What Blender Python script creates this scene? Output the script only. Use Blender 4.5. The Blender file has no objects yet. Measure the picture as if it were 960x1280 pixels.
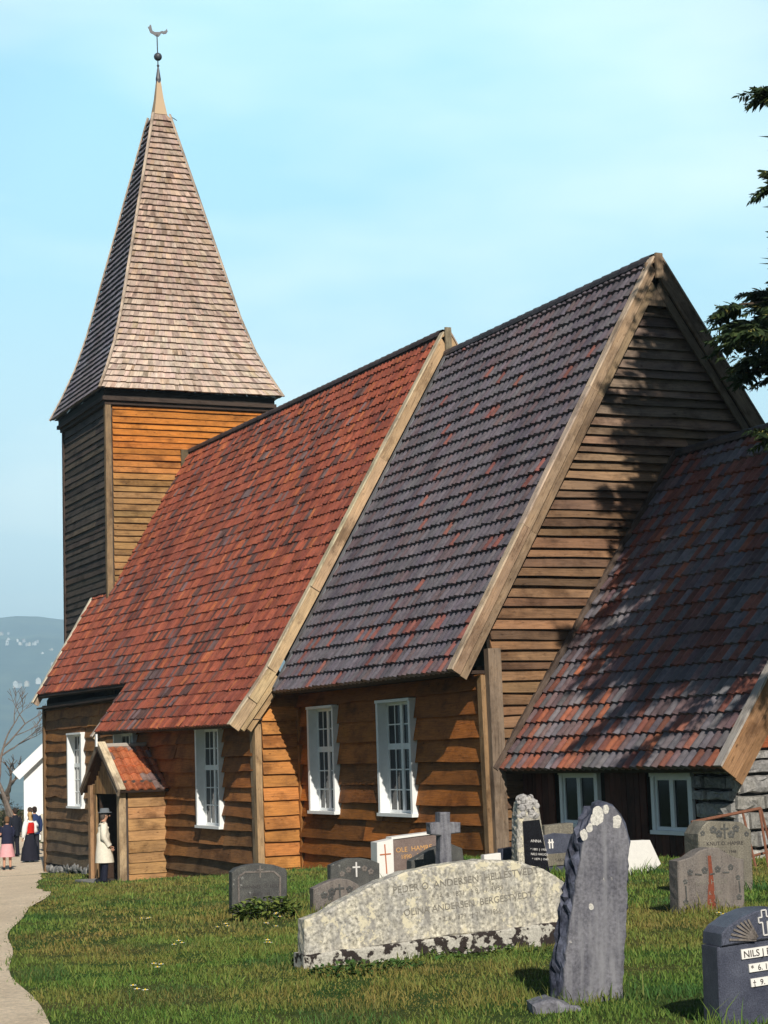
# An old timber church on a fjord-side churchyard: everything is built here in code.
SKY_S=.05; EXPO=0.27; HAZE=.00021
import bpy, bmesh, math, random
import numpy as np
from mathutils import Vector, Matrix
random.seed(7); rng = np.random.default_rng(7)
SC = bpy.context.scene
COL = SC.collection
R = math.radians
SUN = Vector((3.15, -.76, 2.07)).normalized()      # towards the sun

# ------------------------------------------------------------------ helpers
class MB:
    """collects coloured faces and links them as one mesh object"""
    def __init__(s): s.v=[]; s.f=[]; s.c=[]; s.uv=[]
    def face(s, pts, col=(1,1,1), uv=None):
        i=len(s.v); s.v.extend(tuple(p) for p in pts); s.f.append(tuple(range(i,i+len(pts))))
        s.c.append(col); s.uv.append(uv if uv else [(0,0)]*len(pts))
    def grid(s, rows, colf, uvf=None, closed=False):
        base=len(s.v); n=len(rows[0])
        for r in rows: s.v.extend(tuple(p) for p in r)
        for i in range(len(rows)-1):
            for j in range(n if closed else n-1):
                k=(j+1)%n
                s.f.append((base+i*n+j, base+i*n+k, base+(i+1)*n+k, base+(i+1)*n+j))
                s.c.append(colf(i,j) if callable(colf) else colf)
                s.uv.append([(0,0)]*4 if not uvf else uvf(i,j))
    def beam(s, p0, p1, w, h, up=(0,0,1), col=(1,1,1), shift=(0,0)):
        """box from p0 to p1; w across, h along 'up'"""
        p0=Vector(p0); p1=Vector(p1); d=(p1-p0); L=d.length; d.normalize()
        side=d.cross(Vector(up))
        if side.length<1e-5: side=d.cross(Vector((1,0,0)))
        side.normalize(); u=side.cross(d).normalized()
        o=side*shift[0]+u*shift[1]
        a=[side*(-w/2)+u*(-h/2), side*(w/2)+u*(-h/2), side*(w/2)+u*(h/2), side*(-w/2)+u*(h/2)]
        r=random.uniform(0,40)
        A=[p0+o+x for x in a]; B=[p1+o+x for x in a]
        q=[0,w,w+h,2*w+h,2*w+2*h]
        for k in range(4):
            n=(k+1)%4
            s.face([A[k],B[k],B[n],A[n]],col,[(r,q[k]+r),(r+L,q[k]+r),(r+L,q[k+1]+r),(r,q[k+1]+r)])
        s.face(A,col,[(r+x*.01,r+x*.03) for x in range(4)]); s.face(B[::-1],col,[(r+x*.01,r+x*.03) for x in range(4)])
    def box(s, lo, hi, col=(1,1,1)):
        lo=Vector(lo); hi=Vector(hi); c=(lo+hi)/2; d=hi-lo
        ax=max(range(3),key=lambda i:d[i])
        p0=c.copy(); p1=c.copy(); p0[ax]=lo[ax]; p1[ax]=hi[ax]
        if ax==0: s.beam(p0,p1,d[1],d[2],(0,0,1),col)
        elif ax==1: s.beam(p0,p1,d[0],d[2],(0,0,1),col)
        else: s.beam(p0,p1,d[0],d[1],(0,1,0),col)
    def loft(s, rings, col=(1,1,1), caps=True):
        s.grid(rings,col,closed=True)
        if caps: s.face(rings[0][::-1],col if not callable(col) else col(0,0)); s.face(rings[-1],col if not callable(col) else col(len(rings)-2,0))
    def tube(s, pts, rads, n=6, col=(1,1,1), caps=True):
        rings=[]; pts=[Vector(p) for p in pts]
        for i,p in enumerate(pts):
            d=(pts[min(i+1,len(pts)-1)]-pts[max(i-1,0)]).normalized()
            a=d.cross(Vector((.31,.17,.93)) if abs(d.z)<.9 else Vector((1,.1,0))).normalized(); b=d.cross(a)
            r=rads[i] if hasattr(rads,'__len__') else rads
            rings.append([p+(a*math.cos(t)+b*math.sin(t))*r for t in [2*math.pi*k/n for k in range(n)]])
        s.loft(rings,col,caps)
    def ball(s, c, r, n=10, m=6, col=(1,1,1), sq=(1,1,1)):
        rings=[[Vector(c)+Vector((math.cos(2*math.pi*k/n)*math.sin(a)*r*sq[0],math.sin(2*math.pi*k/n)*math.sin(a)*r*sq[1],math.cos(a)*r*sq[2])) for k in range(n)] for a in [math.pi*(i+.02)/(m+.04) for i in range(m+1)]]
        s.loft(rings,col)
    def build(s, name, mat, parent=None, smooth=False, loc=None, rot=None):
        me=bpy.data.meshes.new(name); me.from_pydata(s.v,[],s.f)
        n=[len(f) for f in s.f]
        at=me.color_attributes.new('col','FLOAT_COLOR','CORNER')
        c=np.repeat(np.array([(*x[:3],1.) for x in s.c],dtype=np.float32),n,axis=0)
        at.data.foreach_set('color',c.ravel())
        ul=me.uv_layers.new(name='UVMap')
        ul.data.foreach_set('uv',np.array([p for u in s.uv for p in u],dtype=np.float32).ravel())
        if smooth: me.polygons.foreach_set('use_smooth',[True]*len(s.f))
        me.validate(); me.update()
        return link(name,me,mat,parent,loc,rot)

def link(name,me,mat,parent=None,loc=None,rot=None):
    o=bpy.data.objects.new(name,me); COL.objects.link(o)
    if mat: me.materials.append(mat)
    if loc: o.location=loc
    if rot: o.rotation_euler=rot
    if parent: o.parent=parent
    return o
def thing(name,label,cat,loc=(0,0,0),rot=(0,0,0),group=None):
    o=bpy.data.objects.new(name,None); COL.objects.link(o); o.location=loc; o.rotation_euler=rot
    o.empty_display_size=.3
    return tag(o,label,cat,group)
def tag(o,label,cat,group=None):
    o['label']=label; o['category']=cat
    if group: o['group']=group
    return o
def structure(o): o['kind']='structure'; return o
def jit(c,a=.12,h=.04):
    k=1+random.uniform(-a,a)
    return tuple(max(0,x*k*(1+random.uniform(-h,h))) for x in c)
def mixc(a,b,t): return tuple(x*(1-t)+y*t for x,y in zip(a,b))
def smooth_noise(x,y,seed=0):
    """cheap value noise in plain python"""
    def h(i,j):
        n=(i*374761393+j*668265263+seed*974634777)&0xffffffff
        n=((n^(n>>13))*1274126177)&0xffffffff
        return ((n^(n>>16))&0xffff)/65535
    i=math.floor(x); j=math.floor(y); fx=x-i; fy=y-j
    fx=fx*fx*(3-2*fx); fy=fy*fy*(3-2*fy)
    return (h(i,j)*(1-fx)+h(i+1,j)*fx)*(1-fy)+(h(i,j+1)*(1-fx)+h(i+1,j+1)*fx)*fy

# ------------------------------------------------------------------ materials
def new_mat(name):
    m=bpy.data.materials.new(name); m.use_nodes=True; nt=m.node_tree
    b=nt.nodes['Principled BSDF']
    return m,nt,b
def N(nt,t,**kw):
    n=nt.nodes.new(t)
    for k,v in kw.items():
        if k in n.inputs.keys(): n.inputs[k].default_value=v
        else: setattr(n,k,v)
    return n
def mapping(nt,src,scale):
    mp=N(nt,'ShaderNodeMapping'); mp.inputs['Scale'].default_value=scale
    nt.links.new(src,mp.inputs['Vector']); return mp.outputs['Vector']
def noise(nt,vec,scale,detail=4,rough=.55):
    n=N(nt,'ShaderNodeTexNoise'); n.inputs['Scale'].default_value=scale; n.inputs['Detail'].default_value=detail; n.inputs['Roughness'].default_value=rough
    nt.links.new(vec,n.inputs['Vector']); return n.outputs['Fac']
def ramp(nt,fac,stops):
    r=N(nt,'ShaderNodeValToRGB'); e=r.color_ramp.elements
    while len(e)<len(stops): e.new(.5)
    for k,(p,c) in enumerate(stops):
        e[k].position=p; e[k].color=(*c,1) if hasattr(c,'__len__') else (c,c,c,1)
    nt.links.new(fac,r.inputs['Fac']); return r.outputs['Color']
def mul(nt,a,b,fac=1):
    m=N(nt,'ShaderNodeMix'); m.data_type='RGBA'; m.blend_type='MULTIPLY'; m.inputs['Factor'].default_value=fac
    nt.links.new(a,m.inputs['A']); nt.links.new(b,m.inputs['B']); return m.outputs['Result']
def mixn(nt,fac,a,b):
    m=N(nt,'ShaderNodeMix'); m.data_type='RGBA'
    for s,k in ((fac,'Factor'),(a,'A'),(b,'B')):
        if isinstance(s,(tuple,list)): m.inputs[k].default_value=(*s,1)
        elif isinstance(s,float): m.inputs[k].default_value=s
        else: nt.links.new(s,m.inputs[k])
    return m.outputs['Result']
def bump(nt,b,h,strength=.4,dist=.01):
    n=N(nt,'ShaderNodeBump'); n.inputs['Strength'].default_value=strength; n.inputs['Distance'].default_value=dist
    nt.links.new(h,n.inputs['Height']); nt.links.new(n.outputs['Normal'],b.inputs['Normal'])
def spec(b,rough,sp=.3):
    b.inputs['Roughness'].default_value=rough; b.inputs['Specular IOR Level'].default_value=sp

def wood_mat():
    m,nt,b=new_mat('weathered_wood')
    at=N(nt,'ShaderNodeAttribute',attribute_name='col').outputs['Color']
    uv=N(nt,'ShaderNodeUVMap').outputs['UV']
    g1=noise(nt,mapping(nt,uv,(1.6,26,1)),1.6,5,.65)
    g2=noise(nt,mapping(nt,uv,(.9,2.2,1)),1.3,4,.6)
    g3=noise(nt,mapping(nt,uv,(2.5,7,1)),2.2,5,.7)
    c=mul(nt,at,ramp(nt,g1,[(.25,.62),(.5,.95),(.78,1.3)]))
    c=mul(nt,c,ramp(nt,g2,[(.25,(.62,.62,.66)),(.55,(1,1,1)),(.8,(1.25,1.18,1.08))]))
    c=mul(nt,c,ramp(nt,g3,[(.3,(.5,.48,.46)),(.42,(1,1,1)),(1,(1.05,1.05,1.05))]))
    vo=N(nt,'ShaderNodeTexVoronoi'); vo.inputs['Scale'].default_value=1; vo.inputs['Randomness'].default_value=1
    nt.links.new(mapping(nt,uv,(2.2,5.5,1)),vo.inputs['Vector'])
    c=mul(nt,c,ramp(nt,vo.outputs['Distance'],[(.02,(.22,.18,.15)),(.1,(1,1,1))]))
    g4=noise(nt,mapping(nt,uv,(.55,42,1)),1.0,3,.55)
    c=mul(nt,c,ramp(nt,g4,[(.30,(.38,.34,.31)),(.36,(1,1,1)),(1,(1,1,1))]))
    g5=noise(nt,mapping(nt,uv,(1.1,1.6,1)),.8,6,.7)
    c=mul(nt,c,ramp(nt,g5,[(.36,(.50,.47,.45)),(.50,(1,1,1)),(1,(1.08,1.05,1))]))
    nt.links.new(c,b.inputs['Base Color']); spec(b,.72,.18); bump(nt,b,g1,.65,.014)
    return m
def tile_mat(name,rough=.6):
    m,nt,b=new_mat(name)
    at=N(nt,'ShaderNodeAttribute',attribute_name='col').outputs['Color']
    oc=N(nt,'ShaderNodeTexCoord').outputs['Object']
    a=noise(nt,oc,9,5,.65); l=noise(nt,oc,38,3,.6)
    c=mul(nt,at,ramp(nt,a,[(.28,.62),(.5,1.),(.75,1.25)]))
    c=mixn(nt,ramp(nt,l,[(.63,0.),(.72,.55)]),c,(.30,.29,.27))
    st=noise(nt,mapping(nt,oc,(1.6,.22,.22)),1.0,5,.65)
    c=mul(nt,c,ramp(nt,st,[(.32,(.60,.58,.60)),(.52,(1,1,1)),(.8,(1.15,1.1,1.05))]))
    nt.links.new(c,b.inputs['Base Color']); spec(b,rough,.35); bump(nt,b,a,.25,.01)
    return m
def plain(name,col,rough=.6,sp=.3,var=.2,scale=12,bm=0,metal=0,attr=False):
    m,nt,b=new_mat(name)
    oc=N(nt,'ShaderNodeTexCoord').outputs['Object']
    a=noise(nt,oc,scale,5,.6)
    if attr: base=N(nt,'ShaderNodeAttribute',attribute_name='col').outputs['Color']
    else:
        rgb=N(nt,'ShaderNodeRGB'); rgb.outputs[0].default_value=(*col,1); base=rgb.outputs[0]
    nt.links.new(mul(nt,base,ramp(nt,a,[(.25,1-var),(.75,1+var)])),b.inputs['Base Color'])
    spec(b,rough,sp); b.inputs['Metallic'].default_value=metal
    if bm: bump(nt,b,a,bm,.02)
    return m
def stone_mat(name,c1,c2,lichen=None,stain=None,spk=90,amount=.58,rough=.75,spk_v=.35):
    """granite: two tones, crystal specks, optional lichen patches and streaks running down"""
    m,nt,b=new_mat(name)
    oc=N(nt,'ShaderNodeTexCoord').outputs['Object']
    a=noise(nt,oc,5,6,.65); s=noise(nt,oc,spk,3,.7)
    c=mixn(nt,ramp(nt,a,[(.35,0.),(.65,1.)]),c1,c2)
    c=mul(nt,c,ramp(nt,s,[(.3,1-spk_v),(.7,1+spk_v)]))
    if stain:
        st=noise(nt,mapping(nt,oc,(9,9,1.1)),1.6,4,.6)
        c=mixn(nt,ramp(nt,st,[(.45,0.),(.68,.75)]),c,stain)
    if lichen:
        l=noise(nt,oc,7,7,.72)
        c=mixn(nt,ramp(nt,l,[(amount,0.),(amount+.05,.9)]),c,lichen)
    nt.links.new(c,b.inputs['Base Color']); spec(b,rough,.3); bump(nt,b,s,.35,.006)
    return m
M={}
M['wood']=wood_mat()
M['tile']=tile_mat('clay_pantiles')
M['glazed']=tile_mat('glazed_pantiles',.45)
M['white']=plain('white_paint',(.80,.82,.82),.5,.35,.06,6)
M['dark']=plain('dark_void',(.012,.010,.009),.9,.1,.3)
M['iron']=plain('dark_iron',(.05,.055,.07),.5,.5,.3)
M['paint']=plain('cloth',(1,1,1),.85,.1,.10,14,attr=True)
M['skin']=plain('skin',(.50,.27,.18),.6,.3,.06,30)
M['rubble']=stone_mat('foundation_stone',(.16,.16,.16),(.30,.29,.27),lichen=(.10,.10,.09),spk=30)
M['bark']=plain('bark',(.10,.075,.055),.9,.1,.45,16,.5)
M['bare']=plain('grey_bark',(.17,.14,.12),.9,.1,.35,9,.3)
M['leaf']=plain('foliage',(1,1,1),.75,.2,.25,8,attr=True)
def glass():
    m,nt,b=new_mat('window_glass'); b.inputs['Base Color'].default_value=(.012,.014,.02,1); spec(b,.08,.28); return m
M['glass']=glass()

def masonry():
    m=stone_mat('rough_masonry',(.26,.255,.25),(.36,.345,.32),lichen=(.17,.165,.16),spk=22,amount=.55); nt=m.node_tree; b=nt.nodes['Principled BSDF']
    l=b.inputs['Base Color'].links[0].from_socket; a=N(nt,'ShaderNodeAttribute',attribute_name='col').outputs['Color']
    nt.links.new(mul(nt,l,a),b.inputs['Base Color']); return m
M['masonry']=masonry()
# ------------------------------------------------------------------ camera, sun, sky
cam=bpy.data.cameras.new('camera'); co=bpy.data.objects.new('camera',cam); COL.objects.link(co)
RC=((.4137,-.1295,-.9012),(.9099,.0236,.4142),(-.0323,-.9913,.1276))      # columns: right, down, forward
co.matrix_world=Matrix([[r[0],-r[1],-r[2],p] for r,p in zip(RC,(30.08,-15.8,1.6))]+[[0,0,0,1]])
cam.sensor_fit='VERTICAL'; cam.sensor_height=36; cam.sensor_width=27; cam.lens=2331.06/1280*36
cam.clip_start=.1; cam.clip_end=30000; SC.camera=co
sun=bpy.data.lights.new('sun','SUN'); sun.energy=5.0; sun.angle=R(.5); sun.color=(1,.93,.82)
so=bpy.data.objects.new('sun',sun); COL.objects.link(so); so.location=(40,-30,60)
so.rotation_euler=SUN.to_track_quat('Z','Y').to_euler()
W=bpy.data.worlds.new('World'); SC.world=W; W.use_nodes=True; nt=W.node_tree
bg=nt.nodes['Background']; bg.inputs['Strength'].default_value=SKY_S
sk=N(nt,'ShaderNodeTexSky',sky_type='NISHITA'); sk.sun_disc=False
sk.sun_elevation=math.asin(SUN.z); sk.sun_rotation=math.atan2(SUN.x,SUN.y); sk.air_density=1.0; sk.dust_density=.6; sk.ozone_density=1.2
tc=N(nt,'ShaderNodeTexCoord').outputs['Generated']
# thin bright veil of high cloud in the west, where the sky is palest
dot=N(nt,'ShaderNodeVectorMath',operation='DOT_PRODUCT'); dot.inputs[1].default_value=(-.86,.40,.20)
nt.links.new(tc,dot.inputs[0])
west=ramp(nt,dot.outputs['Value'],[(.84,0.),(.95,1.)])
cl=noise(nt,mapping(nt,tc,(1.3,1.3,4.2)),2.3,4,.5)
sep=N(nt,'ShaderNodeSeparateXYZ'); nt.links.new(tc,sep.inputs[0])
low=ramp(nt,sep.outputs['Z'],[(.0,1.),(.12,.85),(.26,.34),(.5,.10)])
wisp=ramp(nt,cl,[(.42,0.),(.70,.62)])
add=N(nt,'ShaderNodeMath',operation='ADD',use_clamp=True); nt.links.new(low,add.inputs[0]); nt.links.new(wisp,add.inputs[1])
blue=mixn(nt,west,sk.outputs['Color'],tuple(x/SKY_S for x in (.32,.78,1.02)))
pale=mixn(nt,west,sk.outputs['Color'],tuple(x/SKY_S for x in (.86,1.12,1.18)))
vs=mixn(nt,add.outputs[0],blue,pale)
nt.links.new(vs,bg.inputs['Color'])
SC.view_settings.view_transform='Standard'; SC.view_settings.look='None'; SC.view_settings.exposure=EXPO; SC.view_settings.gamma=1

# ------------------------------------------------------------------ ground
GX=[-400,-80,-45,-29,-16,-9,0,6,14,30,60]; GZ=[-2.2,-1.9,-1.85,-1.88,-1.36,-.98,-.30,-.17,0,.3,.5]
def gzv(x,y):
    x=np.asarray(x,float); y=np.asarray(y,float)
    k=np.clip((x+29)/13,0,1)
    return np.interp(x,GX,GZ)-.02*np.clip(-y,0,60)*k
def gz(x,y): return float(gzv(x,y))
# path: right edge as (x,y), seen from above; the path lies to the south of it
EDGE=[(30,-14.4),(20,-12.9),(16.97,-12.47),(15.07,-12.18),(12.55,-11.7),(9.76,-11.07),(6.03,-10.09),(1.68,-8.6),(-4,-6.9),(-10,-5.6),(-14.07,-4.79),(-18.66,-3.7),(-24,-2.2),(-28.6,-1.1)]
ex=np.array([p[0] for p in EDGE][::-1]); ey=np.array([p[1] for p in EDGE][::-1])
_sx=np.linspace(ex[0],ex[-1],600); _sy=np.interp(_sx,ex,ey); _k=np.hanning(61); _k/=_k.sum(); _sy=np.convolve(np.pad(_sy,30,mode='edge'),_k,'valid')
def edge_y(x): return np.interp(x,_sx,_sy)
def on_path(x,y):
    x=np.asarray(x); y=np.asarray(y)
    w=.04*np.sin(x*1.3)+rng.normal(0,.05,x.shape)
    a=(y<edge_y(x)+w)&(y>edge_y(x)-2.6)&(x>-29)
    b=(x<=-28.7)&(x>-62)&(y<.6+(-x-29)*.18+w)&(y>-3.2+(-x-29)*.14-w)
    c=(x>-41)&(x<-34)&(y>-1.35)&(y<.05)&(np.hypot((x+38)/2.8,(y+.7)/.5)<1)     # the grass island beside the bend
    return (a|b)&~c
mg,nt,b=new_mat('turf'); oc=N(nt,'ShaderNodeTexCoord').outputs['Object']
n1=noise(nt,oc,.55,5,.6); n2=noise(nt,oc,7,6,.7)
c=mixn(nt,ramp(nt,n1,[(.40,0.),(.66,1.)]),(.035,.075,.016),(.085,.080,.028))
c=mul(nt,c,ramp(nt,n2,[(.25,.5),(.75,1.45)])); nt.links.new(c,b.inputs['Base Color']); spec(b,.95,.05); bump(nt,b,n2,.7,.06)
g=MB()
rad=[0]+[1.5*k for k in range(1,35)]+[54,58,62,67,72,78,86,95,105,118,150,210,300,420,600,820,1100]
NA=220
rows=[]
for r in rad:
    row=[]
    for k in range(NA):
        a=2*math.pi*k/NA; x=r*math.cos(a); y=r*math.sin(a)-4
        z=gz(x,y)
        if r>118: z-=min(75,(r-118)*.19)
        row.append((x,y,z))
    rows.append(row)
g.grid(rows,(1,1,1),closed=True)
structure(g.build('ground',mg,smooth=True))
# finer sheet is not needed near the church: blades hide the facets
mp_,nt,b=new_mat('gravel'); oc=N(nt,'ShaderNodeTexCoord').outputs['Object']
n1=noise(nt,oc,.8,6,.7); n2=noise(nt,oc,18,5,.8)
c=mixn(nt,ramp(nt,n1,[(.35,0.),(.7,1.)]),(.80,.66,.49),(.62,.50,.36))
c=mul(nt,c,ramp(nt,n2,[(.3,.68),(.7,1.3)])); nt.links.new(c,b.inputs['Base Color']); spec(b,.95,.1); bump(nt,b,n2,.8,.04)
p=MB(); rows=[]
xs=list(np.arange(30,-28.8,-.35))
for x in xs:
    e=float(edge_y(x))+.04*math.sin(x*1.3)
    rows.append([(x,y,gz(x,y)+.014) for y in np.linspace(e,e-2.6,8)])
p.grid(rows,(1,1,1))
rows=[]
for x in np.arange(-28.7,-62,-.7):
    y1=.6+(-x-29)*.18; y0=-3.2+(-x-29)*.14
    if x>-29.6: y1=-1.0
    rows.append([(x,y,gz(x,y)+.013) for y in np.linspace(y1,y0,8)])
p.grid(rows,(1,1,1))
structure(p.build('path',mp_,smooth=True))
# ---- grass blades, one uncountable object
GRAVE_CLEAR=[]
def blades(n,dist_lo,dist_hi,hmin,hmax,wd,az=(-17,23),xy=None):
    d=np.sqrt(rng.uniform(dist_lo**2,dist_hi**2,n)); a=np.radians(rng.uniform(az[0],az[1],n))
    fx,fy=-.909,.418; rx,ry=.418,.909
    x=30.08+d*(np.cos(a)*fx+np.sin(a)*rx); y=-15.8+d*(np.cos(a)*fy+np.sin(a)*ry)
    if xy is not None: x,y=xy; d=np.hypot(x-30.08,y+15.8)
    keep=~on_path(x,y)&~((x<6.9)&(x>-.0)&(y>.62))&~((x<=0)&(x>-9.3)&(y>0))&~((x<=-9.2)&(x>-30)&(y>-.55))&~((x<-9.2)&(x>-20.6)&(y>-1.02))&~((x<-15.7)&(x>-18.8)&(y>-2.25))&~((x<-29.5)&(y>3.5))
    keep&=~((x<-16.2)&(x>-18.4)&(y>-2.9))
    x=x[keep]; y=y[keep]; d=d[keep]; n=len(x)
    pat=np.sin(x*.9+1.3*np.sin(y*.8))+np.sin(y*1.7+x*.35)+.8*np.sin(x*2.3-y*2.9)
    dry=np.clip(.27+.26*pat+rng.normal(0,.2,n),0,1)
    # a dry brown band that runs across the lawn
    band=np.exp(-((y-(-9.4-.17*(x-6))+.5*np.sin(x*.7))/.55)**2)*((x>-14)&(x<14))
    dry=np.clip(dry*.75+band*.75*rng.uniform(.3,1,n),0,1)
    tuft=np.clip(np.sin(x*5.1+2*np.sin(y*3.7))+np.sin(y*6.3+1.5*np.sin(x*4.1)),-2,2)
    h=rng.uniform(hmin,hmax,n)*(1+.28*tuft)*rng.choice([1,1,1,1,1.7],n)*np.where(band>.4,.8,1)
    w=wd*(.7+.6*rng.random(n))*(d/12)**.6
    th=rng.uniform(0,2*np.pi,n); lean=rng.uniform(.1,.75,n)*h; la=rng.uniform(0,2*np.pi,n)
    z=gzv(x,y)-.012
    ca,sa=np.cos(th)*w/2,np.sin(th)*w/2
    lx,ly=np.cos(la)*lean,np.sin(la)*lean
    P=np.empty((n,5,3))
    P[:,0]=np.stack([x-ca,y-sa,z],1); P[:,1]=np.stack([x+ca,y+sa,z],1)
    P[:,2]=np.stack([x+ca*.75+lx*.35,y+sa*.75+ly*.35,z+h*.58],1); P[:,3]=np.stack([x-ca*.75+lx*.35,y-sa*.75+ly*.35,z+h*.58],1)
    P[:,4]=np.stack([x+lx,y+ly,z+h*.95],1)
    t=rng.random(n)[:,None]
    clover=(np.sin(x*2.1+1.7*np.sin(y*1.9+2))+np.sin(y*3.3-x*.7)>.95)[:,None]
    green=np.array([.052,.122,.021])*(1-t)+np.array([.140,.202,.040])*t
    green=np.where(clover,np.array([.030,.085,.020])*(1-t)+np.array([.060,.130,.030])*t,green)
    brown=np.array([.27,.18,.060])*(1-t)+np.array([.20,.15,.045])*t
    c=green*(1-dry[:,None])+brown*dry[:,None]
    c*=(.75+.5*rng.random(n))[:,None]
    return P,c
def tufts():
    """longer untrimmed blades the mower cannot reach, round the foot of the stones"""
    L=[(19.0,-9.4,.32),(20.6,-9.1,.40),(13.9,-4.9,.38),(11.9,-3.3,.36),(8.98,-7.92,.38),(10.05,-7.4,.32),(6.25,-5.5,.38),(6.55,-2.83,.25),(6.4,-2.39,.25),(7.95,-1.95,.25),(4.95,-4.05,.5),(7.0,-4.46,.2)]
    X=[];Y=[]
    for x,y,w in L:
        m=int(700*w)+120
        X.append(x+rng.normal(.10,.10,m)); Y.append(y+rng.uniform(-w-.12,w+.12,m))
    return np.concatenate(X),np.concatenate(Y)
TX,TY=tufts()
sets=[blades(len(TX),1,2,.05,.12,.009,xy=(TX,TY)),blades(195000,6.5,20,.02,.05,.0085),blades(140000,20,34,.022,.055,.011),blades(85000,34,62,.022,.06,.013)]
P=np.concatenate([s[0] for s in sets]); Cc=np.concatenate([s[1] for s in sets]); n=len(P)
me=bpy.data.meshes.new('grass'); me.vertices.add(n*5); me.vertices.foreach_set('co',P.astype(np.float32).ravel())
idx=np.arange(n)[:,None]*5
loops=np.concatenate([idx+np.array([0,1,2,3]),idx+np.array([3,2,4])],1).astype(np.int32)
me.loops.add(n*7); me.loops.foreach_set('vertex_index',loops.ravel())
me.polygons.add(n*2)
st=np.stack([np.arange(n)*7,np.arange(n)*7+4],1).astype(np.int32); me.polygons.foreach_set('loop_start',st.ravel())
me.update(calc_edges=True); me.validate()
at=me.color_attributes.new('col','FLOAT_COLOR','CORNER')
cc=np.concatenate([np.repeat(Cc,7,axis=0),np.ones((n*7,1))],1).astype(np.float32); at.data.foreach_set('color',cc.ravel())
mgr,nt,b=new_mat('grass_blades'); a=N(nt,'ShaderNodeAttribute',attribute_name='col').outputs['Color']
nt.links.new(a,b.inputs['Base Color']); spec(b,.7,.15)
gr=link('grass',me,mgr); gr['kind']='stuff'; gr['label']='short green grass with dry brown patches growing over the churchyard'; 

# ------------------------------------------------------------------ fjord, far hills, haze
mw,nt,b=new_mat('fjord_water'); b.inputs['Base Color'].default_value=(.02,.05,.08,1); spec(b,.12,.5)
oc=N(nt,'ShaderNodeTexCoord').outputs['Object']; bump(nt,b,noise(nt,oc,.15,3),.15,.5)
w=MB(); w.grid([[(r*math.cos(2*math.pi*k/64),r*math.sin(2*math.pi*k/64),-62) for k in range(64)] for r in (300,9000)],(1,1,1),closed=True)
structure(w.build('water',mw))
mh,nt,b=new_mat('hill_forest'); oc=N(nt,'ShaderNodeTexCoord').outputs['Object']
n1=noise(nt,oc,.0022,6,.65); n2=noise(nt,oc,.011,5,.7)
c=mixn(nt,ramp(nt,n1,[(.44,0.),(.58,1.)]),(.022,.042,.034),(.075,.10,.06)); c=mul(nt,c,ramp(nt,n2,[(.3,.6),(.7,1.4)]))
nt.links.new(c,b.inputs['Base Color']); spec(b,1,.05)
HS_=1.8
def hill_z(r,a):
    return hill_base(r/HS_,a)*HS_
def hill_base(r,a):
    x=r*math.cos(a); y=r*math.sin(a)
    t=max(0,min(1,(r-1500)/2300)); t=t*t*(3-2*t)
    top=255+70*(smooth_noise(a*9+20,1.5,5)-.5)+40*(smooth_noise(a*31+9,2.5,8)-.5)
    n=60*(smooth_noise(x*.004,y*.004,2)-.5)+26*(smooth_noise(x*.013,y*.013,4)-.5)+10*(smooth_noise(x*.04,y*.04,6)-.5)
    return -45+t*(top+45)+n*min(1,t*3)
h=MB(); rows=[]
RR=[1350,1500,1600,1700,1800,1900,2000,2150,2300,2450,2600,2750,2900,3050,3200,3350,3500,3650,3800,3950,4150,4500]
KA=540
for r in [q*HS_ for q in RR]: rows.append([(r*math.cos(2*math.pi*k/KA),r*math.sin(2*math.pi*k/KA),hill_z(r,2*math.pi*k/KA)) for k in range(KA)])
h.grid(rows,(1,1,1),closed=True); structure(h.build('hills',mh,smooth=True))
# far houses on the slope
mwall=plain('far_house_paint',(1,1,1),.6,.3,.05,.5,attr=True)
def far_house(x,y,z,s,rz,wall,roof,label):
    t=thing('hillside_house',label,'house',(x,y,z),(0,0,rz),'houses on the far hillside')
    a=MB(); a.box((-s*.5,-s*.36,-4),(s*.5,s*.36,s*.42),wall); a.build('wall',mwall,t)
    a=MB(); e=s*.06
    P=[(-s*.55,-s*.42,s*.40),(s*.55,-s*.42,s*.40),(s*.55,0,s*.75),(-s*.55,0,s*.75),(-s*.55,s*.42,s*.40),(s*.55,s*.42,s*.40)]
    a.face([P[0],P[1],P[2],P[3]],roof); a.face([P[3],P[2],P[5],P[4]],roof); a.face([P[1],P[5],P[2]],wall); a.face([P[0],P[3],P[4]],wall); a.face([P[0],P[4],P[5],P[1]],roof)
    a.build('roof',mwall,t)
def far_at(px,py,D):
    """a spot on the slope in the direction of the village"""
    d=Vector([RC[i][0]*(px-480)+RC[i][1]*(py-640)+RC[i][2]*2331 for i in range(3)]); d/=2331
    best=None
    for k in range(300):
        q=Vector((30.08,-15.8,1.6))+d*(2600+k*16)
        if q.z<hill_z(math.hypot(q.x,q.y),math.atan2(q.y,q.x)): best=q; break
    return best
HL=[('large white house standing lowest on the far hillside',22,862,20,'w'),('pale house just uphill beside the lowest white one',34,858,15,'c'),('white house right beside the church eave on the far slope',48,854,18,'w')]
vil='small pale house in the village band high on the far hillside'
random.seed(21)
for k in range(20):
    x=random.uniform(-4,78); 
    HL.append((vil,x,797+max(0,(x-15))*.42+random.uniform(-7,13),random.uniform(6.5,11),random.choice('wcggc')))
for lb,x,y,s,kd in HL:
    q=far_at(x,y,0)
    if q is None: continue
    wl={'w':(.60,.60,.58),'c':(.50,.45,.36),'g':(.36,.36,.37)}[kd]
    far_house(q.x,q.y,hill_z(math.hypot(q.x,q.y),math.atan2(q.y,q.x)),s,random.uniform(-.6,.9)+2.7,wl,random.choice([(.10,.06,.05),(.12,.12,.12),(.25,.10,.07)]),lb)
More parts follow.
